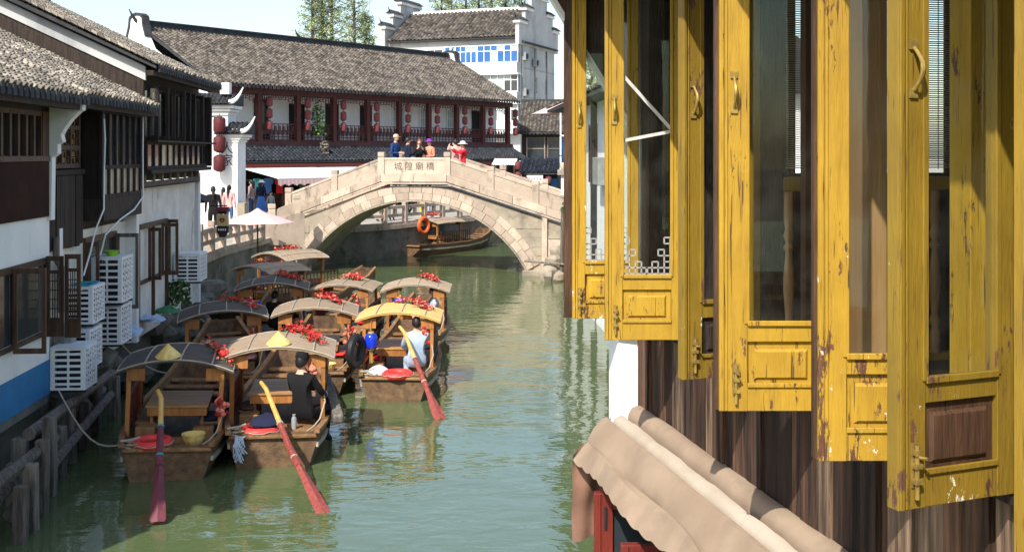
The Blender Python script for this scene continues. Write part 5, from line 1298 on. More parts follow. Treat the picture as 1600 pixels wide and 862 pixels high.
# bunches of red knots tied to the posts
def knot(t, x, y, z, lab):
    random.seed(int(x * 100 + y * 10)); mb = MB(); k = t.scale[0]
    for i in range(14):
        c = Vector((random.gauss(0, .04), random.gauss(0, .03), random.uniform(-.16, .1))); r = random.uniform(.02, .04); mb.m = i % 3 == 0; mb.t = random.random()
        mb.lathe([(r * .3, -r), (r, -r * .3), (r, r * .3), (r * .3, r)], 7, c)
    mb.tube([(0, 0, .16), (0, 0, -.16)], .012, 5)
    mb.build('red_tassel', ['flower_pink', 'flower'], loc=boat_world(t, x, y, z), label=lab, cat='tassel')
knot(boats[0], .62, .66, .86, 'small orange red knot tied on the front post of the shaded dark boat')
knot(boats[1], .46, .66, 1.08, 'bunch of orange red knots hanging above the person in black')
knot(boats[3], .61, .66, .98, 'orange red knot tied on the post of the boat behind the person in black')
knot(boats[2], .50, .70, 1.08, 'pale red knots hanging inside the yellow canopied boat')
knot(boats[5], .40, .70, 1.08, 'pink knots hanging from the pale canopy nearest the arch')
knot(boats[7], .5, .70, .95, 'orange knot on the dark boat against the bank')
# straw hats lying on the canopies
for t, x, lab in ((boats[0], -.12, 'conical straw hat lying on the dark canopy beside the piles'), (boats[1], .0, 'conical straw hat lying on the tan canopy with red garland')):
    k = t.scale[0]; h = MB(); n = 20
    for i in range(n):
        a0, a1 = 6.2832 * i / n, 6.2832 * (i + 1) / n; r = .165; h.t = random.random()
        h.add([(0, 0, .17), (r * .5 * math.cos(a0), r * .5 * math.sin(a0), .088), (r * .5 * math.cos(a1), r * .5 * math.sin(a1), .088), (r * math.cos(a0), r * math.sin(a0), 0), (r * math.cos(a1), r * math.sin(a1), 0)], [(0, 1, 2), (1, 3, 4, 2)])
    h.build('straw_hat', 'straw', loc=canopy_world(t, x, .80, .006), rot=(R(6), 0, 0), label=lab, cat='hat', fixn=False)
# lifebuoys
for t, x, y, mat, lab, rx in ((boats[0], -.22, .20, 'buoy_red', 'red lifebuoy on the stern of the shaded dark boat', 0), (boats[1], -.18, .22, 'buoy_red', 'red lifebuoy under a folded navy jacket on a boat stern', 0),
                           (boats[2], .05, .16, 'buoy_red', 'pinkish red lifebuoy on the stern of the yellow canopied boat', 0), (boats[4], .05, .16, 'buoy_red', 'red lifebuoy on the stern of the outermost boat', 0), (boats[3], -.1, .16, 'buoy_red', 'red lifebuoy on the stern right behind the straw hat canopy', 0)):
    m = MB(); m.torus((0, 0, .055), .20, .058, 28, 10); o = m.build('lifebuoy', mat, loc=boat_world(t, x, y, .387), rot=(0, 0, t.rotation_euler.z), smooth=True, label=lab, cat='lifebuoy')
    g = MB(); pts = [(.262 * math.cos(i * .2618), .262 * math.sin(i * .2618), .075 - .02 * abs(math.sin(i * .7854))) for i in range(25)]; g.tube(pts, .007, 5, cap=False); g.build('grab_rope', 'rope', o)
# navy cloth heap on the buoy
m = MB(); n = 14; random.seed(3); m.lathe([(.20, 0), (.22, .03), (.19, .07), (.13, .10), (.06, .125)], n); m.v = [(a * random.uniform(.88, 1.12), b * random.uniform(.8, 1.1), c * random.uniform(.8, 1.25)) for a, b, c in m.v]
m.build('folded_jacket', 'cloth_dark_navy', loc=boat_world(boats[1], -.10, .24, .50), smooth=True, label='dark navy jacket folded on the red lifebuoy', cat='jacket')
m = MB(); m.lathe([(.035, 0), (.035, .14), (.02, .16), (.022, .19)], 12); m.build('thermos', 'ac_body', loc=boat_world(boats[1], .24, .45, .387), smooth=True, label='small grey thermos bottle on the stern deck by the person in black', cat='bottle')
m = MB(); random.seed(4); m.lathe([(.16, 0), (.18, .06), (.12, .13), (.04, .16)], 12); m.v = [(a * random.uniform(.8, 1.2), b * random.uniform(.8, 1.2), c) for a, b, c in m.v]
m.build('white_sack', 'cloth_white', loc=boat_world(boats[2], -.30, .35, .387), smooth=True, label='crumpled white sack on the stern of the yellow canopied boat', cat='sack')
def tassel_rope(t, x, lab):
    m = MB(); random.seed(9)
    for i in range(16): m.tube([(random.uniform(-.07, .07), 0, 0), (random.uniform(-.09, .09), -.03, -.12), (random.uniform(-.10, .10), -.02, -random.uniform(.2, .34))], .008, 4)
    m.build('rope_bundle', 'cloth_pale_blue', loc=boat_world(t, x, -.09, .44), label=lab, cat='rope')
tassel_rope(boats[1], -.40, 'pale blue grey rope bundle hanging over the stern beside the folded jacket')
tassel_rope(boats[3], -.40, 'pale rope bundle hanging over the stern behind the straw hat canopy')
# oars
def oar(grip, pivot, tip, mat, lab, wide=.075):
    g = Vector(grip); p = Vector(pivot); q = Vector(tip); t = thing('oar', lab, 'oar', q)
    g, p, q = g - q, p - q, Vector((0, 0, 0))
    mid = g * .42 + p * .58; bend = g + (g - p).normalized() * .10 + Vector((-.06, .05, .03))
    MB().tube([bend, g, g * .6 + p * .4, mid], [.026, .03, .032, .034], 8).build('grip', 'bamboo', t, smooth=True)
    MB().tube([mid, p, p * .75 + q * .25], [.036, .042, .045], 8).build('shaft', mat, t, smooth=True)
    m = MB(); d = (q - p).normalized(); sd = d.cross(Vector((0, 0, 1))).normalized(); up = sd.cross(d); vs = []; a = p * .78 + q * .22
    for f_, w, th in ((0, .042, .042), (.3, .055, .04), (.65, wide, .03), (.95, wide * 1.15, .018), (1.0, wide * .9, .014)):
        c = a * (1 - f_) + q * f_
        for s1, s2 in ((-1, 0), (0, 1), (1, 0), (0, -1)): vs.append(c + sd * w * s1 + up * th * s2)
    fs = [(i * 4 + j, i * 4 + (j + 1) % 4, (i + 1) * 4 + (j + 1) % 4, (i + 1) * 4 + j) for i in range(4) for j in range(4)] + [(0, 3, 2, 1), (16, 17, 18, 19)]
    m.add(vs, fs); m.build('blade', mat, t)
    for c in (mid, p * .9 + q * .1):
        MB().tube([c - d * .012, c + d * .012], .045, 8).build('binding', 'cloth_teal' if mat == 'oar_purple' else 'rope', t)
oar(P(252, 622, 13.3), P(250, 700, 12.35), P(246, 815, 11.7), 'oar_purple', 'dark purple red sculling oar trailing from the shaded dark boat')
oar(P(416, 608, 14.4), P(455, 705, 13.2), P(508, 805, 12.1), 'oar_red', 'red sculling oar with bamboo grip trailing beside the person in black')
oar(P(632, 520, 17.9), P(660, 590, 17.1), P(688, 655, 16.4), 'oar_red', 'red sculling oar trailing from the yellow canopied boat', .085)
# blue lanterns
for t, x, y, z, s, lab in ((boats[2], -.48, .66, 1.08, 1, 'glossy blue lantern hanging under the yellow canopy'), (boats[4], -.36, .66, 1.16, 1, 'glossy blue lantern hanging on the outermost boat'), (boats[6], -.30, .64, 1.08, 1, 'blue lantern under the dark canopy with the figure in black'), (boats[9], .0, .5, 1.15, .8, 'small blue lantern between the two sideways boats')):
    q = thing('blue_lantern', lab, 'lantern', boat_world(t, x, y, z))
    m = MB(); m.lathe([(.05, -.26), (.085, -.245), (.105, -.20), (.105, -.07), (.09, -.03), (.05, 0)], 16); m.build('body', 'lantern_blue', q, smooth=True)
    m = MB(); m.lathe([(.052, -.285), (.052, -.255)], 12); m.lathe([(.052, -.005), (.052, .02)], 12); m.tube([(0, 0, .02), (0, 0, .2)], .005, 5); m.build('cap', 'gold', q)
    m = MB()
    for i in range(8): m.tube([(.02 * math.cos(i), .02 * math.sin(i), -.285), (.025 * math.cos(i), .025 * math.sin(i), -.5)], .006, 4)
    m.build('tassel', 'gold', q)
# tyre fender and log
m = MB(); m.torus((0, 0, 0), .22, .07, 24, 8, ax='y'); m.build('tyre_fender', 'metal_dark', loc=P(556, 548, 17.9), rot=(0, 0, R(70)), smooth=True, label='black tyre fender hanging between the tan and the yellow canopied boats', cat='tyre')
m = MB(); m.bar((0, 0, 0), Vector(P(508, 588, 15.9)) - Vector(P(529, 655, 14.6)), .14, .11); m.build('mooring_log', 'wood_grey', loc=P(529, 655, 14.6), bevel=.02, label='weathered grey timber lying along the side of the boat with the person', cat='log')
m = MB(); m.torus((0, 0, 0), .28, .075, 28, 8, ax='y'); m.build('lifebuoy', 'buoy_orange', loc=P(662, 352, 42.2), smooth=True, rot=(0, 0, R(55)), label='orange lifebuoy hanging on the far quay railing under the arch', cat='lifebuoy')

# cushions, life vests and baskets lying in the boats
def cushion(t, x, y, z, mat, lab, w=.13, l=.20, h=.06):
    m = MB(); n = 12
    vs = []; fs = []
    for zz, f_ in ((0, .86), (h * .35, 1.0), (h * .7, .98), (h, .8)):
        for i in range(n):
            a = 6.2832 * i / n; ca, sa = math.cos(a), math.sin(a); q = (abs(ca) ** 4 + abs(sa) ** 4) ** -.25
            vs.append((w * f_ * ca * q, l * f_ * sa * q, zz))
    for k_ in range(3):
        for i in range(n): fs.append((k_ * n + i, k_ * n + (i + 1) % n, (k_ + 1) * n + (i + 1) % n, (k_ + 1) * n + i))
    fs += [tuple(range(n - 1, -1, -1)), tuple(3 * n + i for i in range(n))]
    m.add(vs, fs); m.build('cushion', mat, loc=boat_world(t, x, y, z), rot=(0, 0, t.rotation_euler.z), smooth=True, label=lab, cat='cushion')
for i, (b_, x, y, mat, lab) in enumerate((
    (0, .43, 1.3, 'cloth_dark_navy', 'dark navy cushion on the side seat of the shaded dark boat'),
    (1, -.43, 1.25, 'cloth_brown', 'brown cushion on the side seat of the boat with the person in black'),
    (2, -.43, 1.3, 'cloth_red', 'red cushion on the side seat of the yellow canopied boat'),
    (3, .43, 1.25, 'buoy_red', 'bright red cushion in the boat right behind the straw hat canopy'),
    (4, -.43, 1.2, 'cloth_teal', 'teal cushion on the side seat of the outermost boat'),
    (5, .43, 1.2, 'cloth_red', 'red cushion in the pale canopied boat nearest the arch'),
    (7, .43, 1.2, 'cloth_pink', 'pink cushion in the dark boat against the bank'))):
    cushion(boats[b_], x, y, .502, mat, lab)
def basket(t, x, y, z, lab):
    m = MB(); m.lathe([(.10, 0), (.13, .06), (.145, .12), (.15, .13), (.125, .12), (.09, .02)], 16); m.build('basket', 'straw', loc=boat_world(t, x, y, z), label=lab, cat='basket')
basket(boats[3], .25, .3, .387, 'round straw basket on the stern behind the straw hat canopy')
basket(boats[0], .30, .35, .387, 'round straw basket on the stern of the shaded dark boat')
# mooring ropes to the bank
for i, (b_, a, e, lab) in enumerate(((0, (-.56, .1, .46), (-5.75, 13.8, 1.0), 'slack mooring rope from the shaded dark boat to the piles'), (7, (-.6, .5, .46), (-6.55, 17.6, 1.2), 'slack mooring rope from the dark boat to the bank wall'), (6, (-.6, .5, .46), (-6.9, 22.2, 1.25), 'slack mooring rope from the boat with the figure in black to the bank'))):
    p = boat_world(boats[b_], *a); q = Vector(e); m = MB()
    m.tube([p.lerp(q, t_ / 8) - p + Vector((0, 0, -.28 * math.sin(math.pi * t_ / 8))) for t_ in range(9)], .011, 5); m.build('mooring_rope', 'rope', loc=p, smooth=True, label=lab, cat='rope')

# ================================================================== PEOPLE
def person(label, loc, rz, H=1.68, topm='cloth_navy', botm='cloth_denim', shoe='cloth_black', hair='hair_black', hairstyle='short', hat=None, pose='stand', skirt=None, sleeves=True, back=False, bag=None):
    """loc: feet (or seat) point; figure faces local -y"""
    k = H / 1.70
    J = {}
    def j(n, x, y, z, r): J[n] = (Vector((x, y, z)), r)
    sit = pose == 'sit'
    zo = 0.0
    j('pelvis', 0, 0, .93, .135); j('waist', 0, -.005, 1.07, .125); j('chest', 0, .0, 1.28, .15); j('upchest', 0, .01, 1.40, .12); j('neck', 0, .005, 1.475, .055); j('headb', 0, -.01, 1.55, .06)
    for s, n in ((-1, 'l'), (1, 'r')):
        j('sh' + n, s * .175, .01, 1.405, .066)
        if pose in ('stand', 'walk'):
            j('el' + n, s * .235, .03, 1.13, .047); j('wr' + n, s * .235, -.06, .89, .034)
        elif pose == 'phone':
            j('el' + n, s * .22, -.10, 1.17, .047); j('wr' + n, s * .10, -.27, 1.36, .034)
        elif pose == 'raise':
            j('el' + n, s * .22, -.20, 1.33, .047); j('wr' + n, s * .12, -.40, 1.48, .034)
        elif pose == 'hold':
            j('el' + n, s * .23, .0, 1.12, .047); j('wr' + n, s * .09, -.22, 1.12, .034)
        elif pose == 'row' or pose == 'sit':
            j('el' + n, s * .24, -.13, 1.18, .050); j('wr' + n, s * .16, -.36, 1.10, .036)
        if not sit:
            sw = (.09 * s if pose == 'walk' else .0)
            j('hip' + n, s * .09, 0, .88, .105); j('kn' + n, s * .095, -.02 - sw, .49, .066); j('an' + n, s * .095, .02 + sw * 1.2, .09, .043); j('toe' + n, s * .11, -.13 + sw * 1.2, .035, .036)
        else:
            j('hip' + n, s * .10, -.06, .89, .11); j('kn' + n, s * .14, -.44, .90, .075); j('an' + n, s * .14, -.40, .48, .048); j('toe' + n, s * .15, -.54, .43, .038)
        w = J['wr' + n][0]; e = J['el' + n][0]; d = (w - e).normalized()
        sd = Vector((1, 0, 0)) * s
        j('pa' + n, *(w + d * .07), .030)
        perp = d.cross(sd).normalized()
        for q in range(4):
            off = perp * (q - 1.5) * .019
            j('f%d%s' % (q, n), *(w + d * .10 + off), .0095); j('g%d%s' % (q, n), *(w + d * (.155 + (.012, .02, .014, 0)[q]) + off - sd * .015), .008)
        j('t0' + n, *(w + d * .045 - perp * .045), .0105); j('t1' + n, *(w + d * .09 - perp * .058 - sd * .01), .009)
    E = [('pelvis', 'waist'), ('waist', 'chest'), ('chest', 'upchest'), ('upchest', 'neck'), ('neck', 'headb')]
    for n in 'lr':
        E += [('upchest', 'sh' + n), ('sh' + n, 'el' + n), ('el' + n, 'wr' + n), ('wr' + n, 'pa' + n), ('pelvis', 'hip' + n), ('hip' + n, 'kn' + n), ('kn' + n, 'an' + n), ('an' + n, 'toe' + n), ('wr' + n, 't0' + n), ('t0' + n, 't1' + n)]
        for q in range(4): E += [('pa' + n, 'f%d%s' % (q, n)), ('f%d%s' % (q, n), 'g%d%s' % (q, n))]
    names = list(J); idx = {n: i for i, n in enumerate(names)}
    me = bpy.data.meshes.new('sk'); me.from_pydata([J[n][0] for n in names], [(idx[a], idx[b]) for a, b in E], [])
    o = bpy.data.objects.new('sk', me); COL.objects.link(o)
    o.modifiers.new('s', 'SKIN')
    sv = me.skin_vertices[0].data
    for i, n in enumerate(names): sv[i].radius = (J[n][1] * (1.15 if n in ('pelvis', 'chest', 'waist', 'upchest') else 1), J[n][1] * (.78 if n in ('pelvis', 'chest', 'waist', 'upchest') else 1)); sv[i].use_root = (n == 'pelvis')
    sb = o.modifiers.new('ss', 'SUBSURF'); sb.levels = 1; sb.render_levels = 1
    dg = bpy.context.evaluated_depsgraph_get(); ev = o.evaluated_get(dg); src = ev.to_mesh()
    V = [v.co.copy() for v in src.vertices]; F = [tuple(p.vertices) for p in src.polygons]
    ev.to_mesh_clear(); bpy.data.objects.remove(o); bpy.data.meshes.remove(me)
    reg = []
    for a, b in E:
        if a in ('pelvis', 'waist', 'chest') or (a == 'upchest' and b.startswith('sh')): m = 0
        elif a == 'upchest' or a == 'neck': m = 2
        elif a.startswith('sh') or (a.startswith('el') and sleeves): m = 0
        elif a.startswith('el') or a[0] in 'wpft' and not a.startswith('toe'): m = 2
        elif b.startswith('toe'): m = 3
        else: m = 1
        if a == 'pelvis' and b == 'waist': m = 0
        reg.append((J[a][0], J[b][0], m))
    mb = MB(); mb.v = [tuple(v) for v in V]; mb.f = [list(f) for f in F]
    for f in F:
        c = sum((V[i] for i in f), Vector()) / len(f); best = 9; bm_i = 0
        for a, b, m in reg:
            ab = b - a; t = max(0, min(1, (c - a).dot(ab) / max(1e-9, ab.length_squared))); dd = (a + ab * t - c).length
            if dd < best: best = dd; bm_i = m
        mb.mi.append(bm_i); mb.ti.append(.5)
    # head: one shaped surface with brow, nose and chin
    hc = Vector((0, -.015, 1.615)); mb.m = 2; nl, na = 12, 16; vs = []; fs = []
    for i in range(nl + 1):
        ph = math.pi * i / nl
        for q in range(na):
            th = 2 * math.pi * q / na; x, y, z = math.sin(ph) * math.sin(th), -math.sin(ph) * math.cos(th), math.cos(ph)
            sx, sy, sz = .077, .095, .115
            if z < -.1: sx *= 1 + .32 * (z + .1); sy *= 1 + .12 * (z + .1)
            p = Vector((x * sx, y * sy, z * sz))
            if abs(x) < .25 and y < -.6 and -.35 < z < .12: p.y -= .020 * (1 - abs(x) * 3)   # nose
            if abs(x) > .93 and -.3 < z < .2: p.x *= 1.12                                      # ears
            vs.append(hc + p)
    for i in range(nl):
        for q in range(na): fs.append((i * na + q, (i + 1) * na + q, (i + 1) * na + (q + 1) % na, i * na + (q + 1) % na))
    mb.add(vs, fs)
    mb.m = 4
    for s in (-1, 1): mb.lathe([(.004, -.005), (.010, 0), (.004, .005)], 6, hc + Vector((s * .032, -.088, .008)))
    mb.lathe([(.005, -.003), (.02, 0), (.005, .003)], 8, hc + Vector((0, -.086, -.058)))
    base = thing('person', label, 'person', loc, rz); base.scale = (k, k, k)
    zo = -.86 if sit else 0
    body = mb.build('body', [topm, botm, 'skin', shoe, 'hair_black'], base, loc=(0, 0, zo), smooth=True)
    # hair
    hm = MB(); vs = []; fs = []; nl2 = 9
    for i in range(nl2 + 1):
        for q in range(na):
            th = 2 * math.pi * q / na; lim = 1.25 + .95 * (1 - math.cos(th)) / 2 * (1 if hairstyle == 'short' else 1.35); ph = lim * i / nl2
            p = Vector((math.sin(ph) * math.sin(th) * .086, -math.sin(ph) * math.cos(th) * .104, math.cos(ph) * .126)); vs.append(hc + p + Vector((0, .008, .0)))
    for i in range(nl2):
        for q in range(na): fs.append((i * na + q, (i + 1) * na + q, (i + 1) * na + (q + 1) % na, i * na + (q + 1) % na))
    hm.add(vs, fs)
    if hairstyle == 'long': hm.tube([hc + Vector((0, .075, .03)), hc + Vector((0, .10, -.1)), hc + Vector((0, .10, -.28))], [.085, .085, .05], 10)
    if hairstyle == 'pony': hm.tube([hc + Vector((0, .085, .05)), hc + Vector((0, .14, .02)), hc + Vector((0, .14, -.15)), hc + Vector((0, .13, -.38))], [.03, .04, .045, .015], 8)
    hm.build('hair', hair, base, loc=(0, 0, zo), smooth=True, fixn=False)
    if hat:
        hh = MB(); kind, hmat = hat
        if kind == 'cap': hh.lathe([(.092, .03), (.098, .07), (.085, .12), (.045, .145), (.01, .15)], 16, hc); hh.prism([(-.07, -.08), (.07, -.08), (.055, -.19), (0, -.205), (-.055, -.19)], hc.z + .045, hc.z + .055, 'xy')
        else: hh.lathe([(.19, .035), (.195, .05), (.105, .065), (.095, .12), (.06, .145), (.01, .15)], 18, hc)
        hh.build('hat', hmat, base, loc=(0, 0, zo), smooth=True)
    if skirt:
        s_ = MB(); n = 20; prof = [(.135, 1.05), (.16, .95), (.20, .75), (.25, .5), (.27, skirt[1])]; vs = []; fs = []
        for r, z in prof:
            for q in range(n): a = 6.2832 * q / n; w = 1 + .07 * math.sin(q * 3.0) * (1.05 - z); vs.append((r * math.cos(a) * w, r * .8 * math.sin(a) * w, z))
        for i in range(4):
            for q in range(n): fs.append((i * n + q, i * n + (q + 1) % n, (i + 1) * n + (q + 1) % n, (i + 1) * n + q))
        s_.add(vs, fs); s_.build('skirt', skirt[0], base, smooth=True, fixn=False)
    if pose == 'phone':
        MB().box(-.04, .04, -.39, -.38, 1.36, 1.50).build('phone', 'metal_dark', base, loc=(0, 0, zo))
    if bag:
        b = MB(); b.prism([(-.13, .78), (.13, .78), (.11, 1.0), (-.11, 1.0)], .12, .22, 'xz'); b.build('bag', bag, base, loc=(0, 0, zo))
    return base
def bridge_pt(x, y, z=None):
    v = Vector((x, y, 0)); v.rotate(Euler((0, 0, R(-9)))); v += Vector((-3.3, 36.5, 0)); v.z = (top_z(x)) if z is None else z; return v
def top_z(x): return 3.30 - (max(0, -x - 1.14) * SL + max(0, x - 1.14) * SR) - .43
person('person in a beige cap and navy sweater standing on the bridge', bridge_pt(-.88, .95), R(60), 1.74, 'cloth_navy', 'cloth_grey', hat=('cap', 'cloth_beige'), pose='hold')
person('person in a dark navy suit on the bridge beside the navy sweater', bridge_pt(-.42, .85), R(115), 1.66, 'cloth_dark_navy', 'cloth_dark_navy', pose='hold')
person('red haired person in black taking a photo on the bridge', bridge_pt(.02, .72), R(10), 1.60, 'cloth_black', 'cloth_black', hair='hair_brown', hairstyle='long', pose='phone')
person('person in a salmon coat and purple hat on the bridge', bridge_pt(.32, .95), R(-40), 1.58, 'cloth_salmon', 'cloth_beige', hat=('brim', 'cloth_purple'), pose='hold')
person('person in a pink shirt raising a phone behind the bridge post', bridge_pt(1.20, 1.1), R(200), 1.62, 'cloth_pink', 'cloth_grey', pose='raise')
person('person in a red jacket and white hat on the bridge slope', bridge_pt(1.52, .85), R(-70), 1.62, 'cloth_red', 'cloth_pale_blue', hat=('brim', 'cloth_w'), pose='raise')
def quay_person(px, Y, label, rz, H, **kw): 
    p = P(px, 240, Y); return person(label, (p.x, p.y, QZ + .005), R(rz), H, **kw)
quay_person(333, 36.5, 'person all in black with a knot of hair on the left quay', 200, 1.72, topm='cloth_black', botm='cloth_black', hairstyle='pony')
quay_person(349, 40.6, 'person in a mauve top beside the pink jacket on the left quay', 190, 1.56, topm='cloth_mauve', botm='cloth_denim', hairstyle='long')
quay_person(358, 40.0, 'person in a pink jacket with a long ponytail on the left quay', 170, 1.66, topm='cloth_pink', botm='cloth_denim', hairstyle='pony')
quay_person(393, 47.5, 'person in a grey beige sweater and blue jeans by the shop awning', 250, 1.68, topm='cloth_mauve', botm='cloth_denim', hairstyle='long')
quay_person(408, 46.5, 'person in a long blue dress and white sun hat by the shop awning', 160, 1.66, topm='cloth_dark_navy', botm='cloth_black', hat=('brim', 'cloth_w'), skirt=('cloth_blue_dress', .22), pose='hold', hairstyle='long')
quay_person(423, 46.0, 'child in a dark top beside the blue dress', 40, 1.22, topm='cloth_grey', botm='cloth_black')
for px, Y, lab, tm, bm2 in ((612, 46.5, 'person in green behind the far quay railing', 'cloth_green', 'cloth_beige'), (662, 46.0, 'person in a white top and yellow trousers at the far quay railing', 'cloth_w', 'cloth_yellow'), (675, 46.8, 'person in pale blue jeans at the far quay railing', 'cloth_pale_blue', 'cloth_pale_blue'), (640, 50.0, 'person in dark navy walking on the far quay', 'cloth_dark_navy', 'cloth_black'), (592, 45.5, 'person in brown walking on the far quay', 'cloth_brown', 'cloth_beige')):
    quay_person(px, Y, lab, random.uniform(0, 360), 1.66, topm=tm, botm=bm2, pose='walk')
# boatmen
b = boats[1]; person('person in black sitting in the stern beside the bamboo handled oar', boat_world(b, .33, .62, .52), R(150) + b.rotation_euler.z, 1.62, 'cloth_black', 'cloth_black', pose='sit', hat=('cap', 'cloth_black'))
b = boats[2]; person('person in a pale blue shirt leaning in the yellow canopied boat', boat_world(b, .34, .70, .52), R(190) + b.rotation_euler.z, 1.55, 'cloth_pale_blue', 'cloth_pale_blue', pose='sit')
b = boats[4]; person('person in a pale shirt seated under the outermost canopy', boat_world(b, .40, 1.0, .52), R(-75) + b.rotation_euler.z, 1.55, 'cloth_pale_blue', 'cloth_black', pose='sit')
b = boats[6]; person('person in black sitting under the dark canopy', boat_world(b, .05, 1.0, .50), R(160) + b.rotation_euler.z, 1.4, 'cloth_black', 'cloth_black', pose='sit')
b = boats[3]; person('passenger in a red and white top sitting behind the straw hat canopy', boat_world(b, -.36, 1.3, .50), R(0) + b.rotation_euler.z, 1.4, 'cloth_pink', 'cloth_dark_navy', pose='sit')

# ================================================================== WHITE FOUR STOREY BUILDING
wb = thing('apartment_building', 'tall white block with stepped gables, grey roof and blue glazed balconies', 'building', (-12.1, 105, 0), R(-21.2))
WL, WD, WE = 13.8, 9.6, 14.6
MB().box(0, WL, 0, WD, QZ, WE).build('wall', 'concrete_white', wb)
r_ = MB(); r_.prism([(-.5, WE), (-.5, WE + .12), (WD / 2, WE + 3.3), (WD + .5, WE + .12), (WD + .5, WE)], .3, WL - .3, 'yz'); ro = r_.build('roof', 'tile_dark', wb)
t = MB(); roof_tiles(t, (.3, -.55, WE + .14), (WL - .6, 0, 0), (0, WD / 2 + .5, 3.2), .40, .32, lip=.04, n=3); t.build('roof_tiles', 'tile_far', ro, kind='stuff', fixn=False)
MB().box(.3, WL - .3, WD / 2 - .2, WD / 2 + .2, WE + 3.25, WE + 3.55).build('ridge', 'plaster', ro)
for gx in (-.15, WL - .2):
    for i, (ya, yb, zt) in enumerate(((-.75, .95, WE + 1.35), (.95, 2.6, WE + 2.7), (2.6, WD - 2.6, WE + 4.1), (WD - 2.6, WD - .9, WE + 2.7), (WD - .9, WD + .7, WE + 1.35))):
        g = MB(); g.box(gx, gx + .35, ya, yb, WE - .6, zt); go = g.build('gable_step', 'concrete_white', wb)
        c = MB(); c.box(gx - .18, gx + .53, ya - .2, yb + .12, zt, zt + .16); c.box(gx - .12, gx + .47, ya - .12, yb + .06, zt + .16, zt + .32); c.build('step_cornice', 'plaster', go)
        c = MB(); c.prism([(gx - .3, zt + .32), (gx + .65, zt + .32), (gx + .175, zt + .68)], ya - .35, yb + .2, 'xz'); horn(c, (gx + .175, ya - .2, zt + .5), (0, -1, 0), .55); c.build('step_cap', 'tile_dark', go)
def win(parent, x0, x1, z0, z1, cols, mats_, name='window', y=0.0, trans=None):
    f = MB(); w = x1 - x0
    f.box(x0, x1, y - .10, y, z0, z0 + .08); f.box(x0, x1, y - .10, y, z1 - .08, z1); zt = z0 + (z1 - z0) * .66
    f.box(x0, x1, y - .085, y, zt - .03, zt + .03)
    for i in range(cols + 1): x = x0 + w * i / cols; f.box(x - .035, x + .035, y - .095, y, z0, z1)
    fo = f.build(name, 'steel_white', parent)
    for i in range(cols):
        MB().box(x0 + w * i / cols + .04, x0 + w * (i + 1) / cols - .04, y - .05, y - .03, z0 + .08, zt - .03).build('pane', random.choice(mats_), fo)
        MB().box(x0 + w * i / cols + .04, x0 + w * (i + 1) / cols - .04, y - .05, y - .03, zt + .03, z1 - .08).build('pane', random.choice(mats_), fo)
random.seed(5)
bl_ = ['window_blue', 'window_blue', 'window_blue', 'window_pale']; pl_ = ['window_pale', 'window_glass_dark', 'window_pale']
for zf, mm, x0 in ((12.35, bl_, 6.6), (9.65, pl_, 6.6), (6.95, pl_, 6.6)):
    MB().box(6.4, WL + .02, -.95, -.01, zf - .95, zf).build('balcony', 'concrete_white', wb)
    MB().box(6.35, WL + .1, -1.02, -.01, zf - 1.12, zf - .955).build('balcony_slab', 'plaster', wb)
    win(wb, 6.5, 9.7, zf, zf + 1.65, 6, mm, y=-.62); win(wb, 9.8, WL, zf, zf + 1.65, 6, mm, y=-.62)
    win(wb, .8, 2.6, zf, zf + 1.5, 3, ['window_blue'] if zf > 12 else pl_); win(wb, 3.4, 6.0, zf, zf + 1.5, 3, ['window_glass_dark'])
    # side windows facing right
    for yy, w in ((4.2, .55), (7.0, .45)):
        f = MB(); f.box(WL, WL + .04, yy, yy + w, zf + .1, zf + 1.6); f.build('window', 'window_glass_dark', wb)
    MB().box(WL, WL + .03, .0, WD, zf - .45, zf - .38).build('string_course', 'ac_body', wb)
sr = MB(); sr.prism([(WL - .05, WE - .1), (WL + .45, WE - .30), (WL + .45, WE - .42), (WL - .05, WE - .35)], 0, WD, 'xz'); sr.build('side_skirt_roof', 'tile_dark', wb)
def wbp(x, y, z):
    v = Vector((x, y, z)); v.rotate(Euler((0, 0, R(-21.2)))); return v + Vector((-12.1, 105, 0))
for x, y, z, lab in ((WL + .25, 3.6, 12.2, 'below the side window under the skirt roof'), (WL + .25, .8, 12.6, 'at the corner beside the blue balcony'), (WL + .25, .9, 9.3, 'one floor below the blue balcony corner')):
    ac_unit(wbp(x, y, z), R(-21.2 + 90), 'air conditioner on the tall white block ' + lab, 1.3)
for i in range(3): MB().tube([(0, 0, 0), (0, 0, 13)], .07, 6).build('drain_pipe', 'ac_body', wb, loc=(WL + .08, .35 + i * 3.4, QZ))

# ================================================================== RIGHT FAR SIDE
def simple_house(name, lab, loc, rz, w, d, ez, rise, wallm, pitch=.26):
    t = thing(name, lab, 'house', loc, rz)
    MB().box(0, w, .6, d, QZ, ez).build('wall', wallm, t)
    r_ = MB(); r_.prism([(-.2, ez - .02), (-.2, ez + .05), (d / 2, ez + rise), (d + .3, ez + .05), (d + .3, ez - .02)], -.3, w + .3, 'yz'); ro = r_.build('roof', 'tile_dark', t)
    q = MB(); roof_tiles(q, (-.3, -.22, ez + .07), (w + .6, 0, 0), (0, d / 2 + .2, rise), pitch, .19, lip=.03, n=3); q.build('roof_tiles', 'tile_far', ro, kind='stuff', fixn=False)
    e_ = MB(); eave_ends(e_, (-.3, -.23, ez + .05), (w + .6, 0, 0), pitch, .13, .15, out=(0, -1, 0)); e_.build('eave_tiles', 'tile_dark', ro, kind='stuff')
    MB().box(-.3, w + .3, d / 2 - .15, d / 2 + .15, ez + rise - .05, ez + rise + .22).build('ridge', 'tile_dark', ro)
    return t
sh = simple_house('eating_house', 'low dark house with sagging brown tiled roof right of the gallery', (.6, 72.5, 0), R(-6), 7.5, 7, 5.35, 2.2, 'wood_dark')
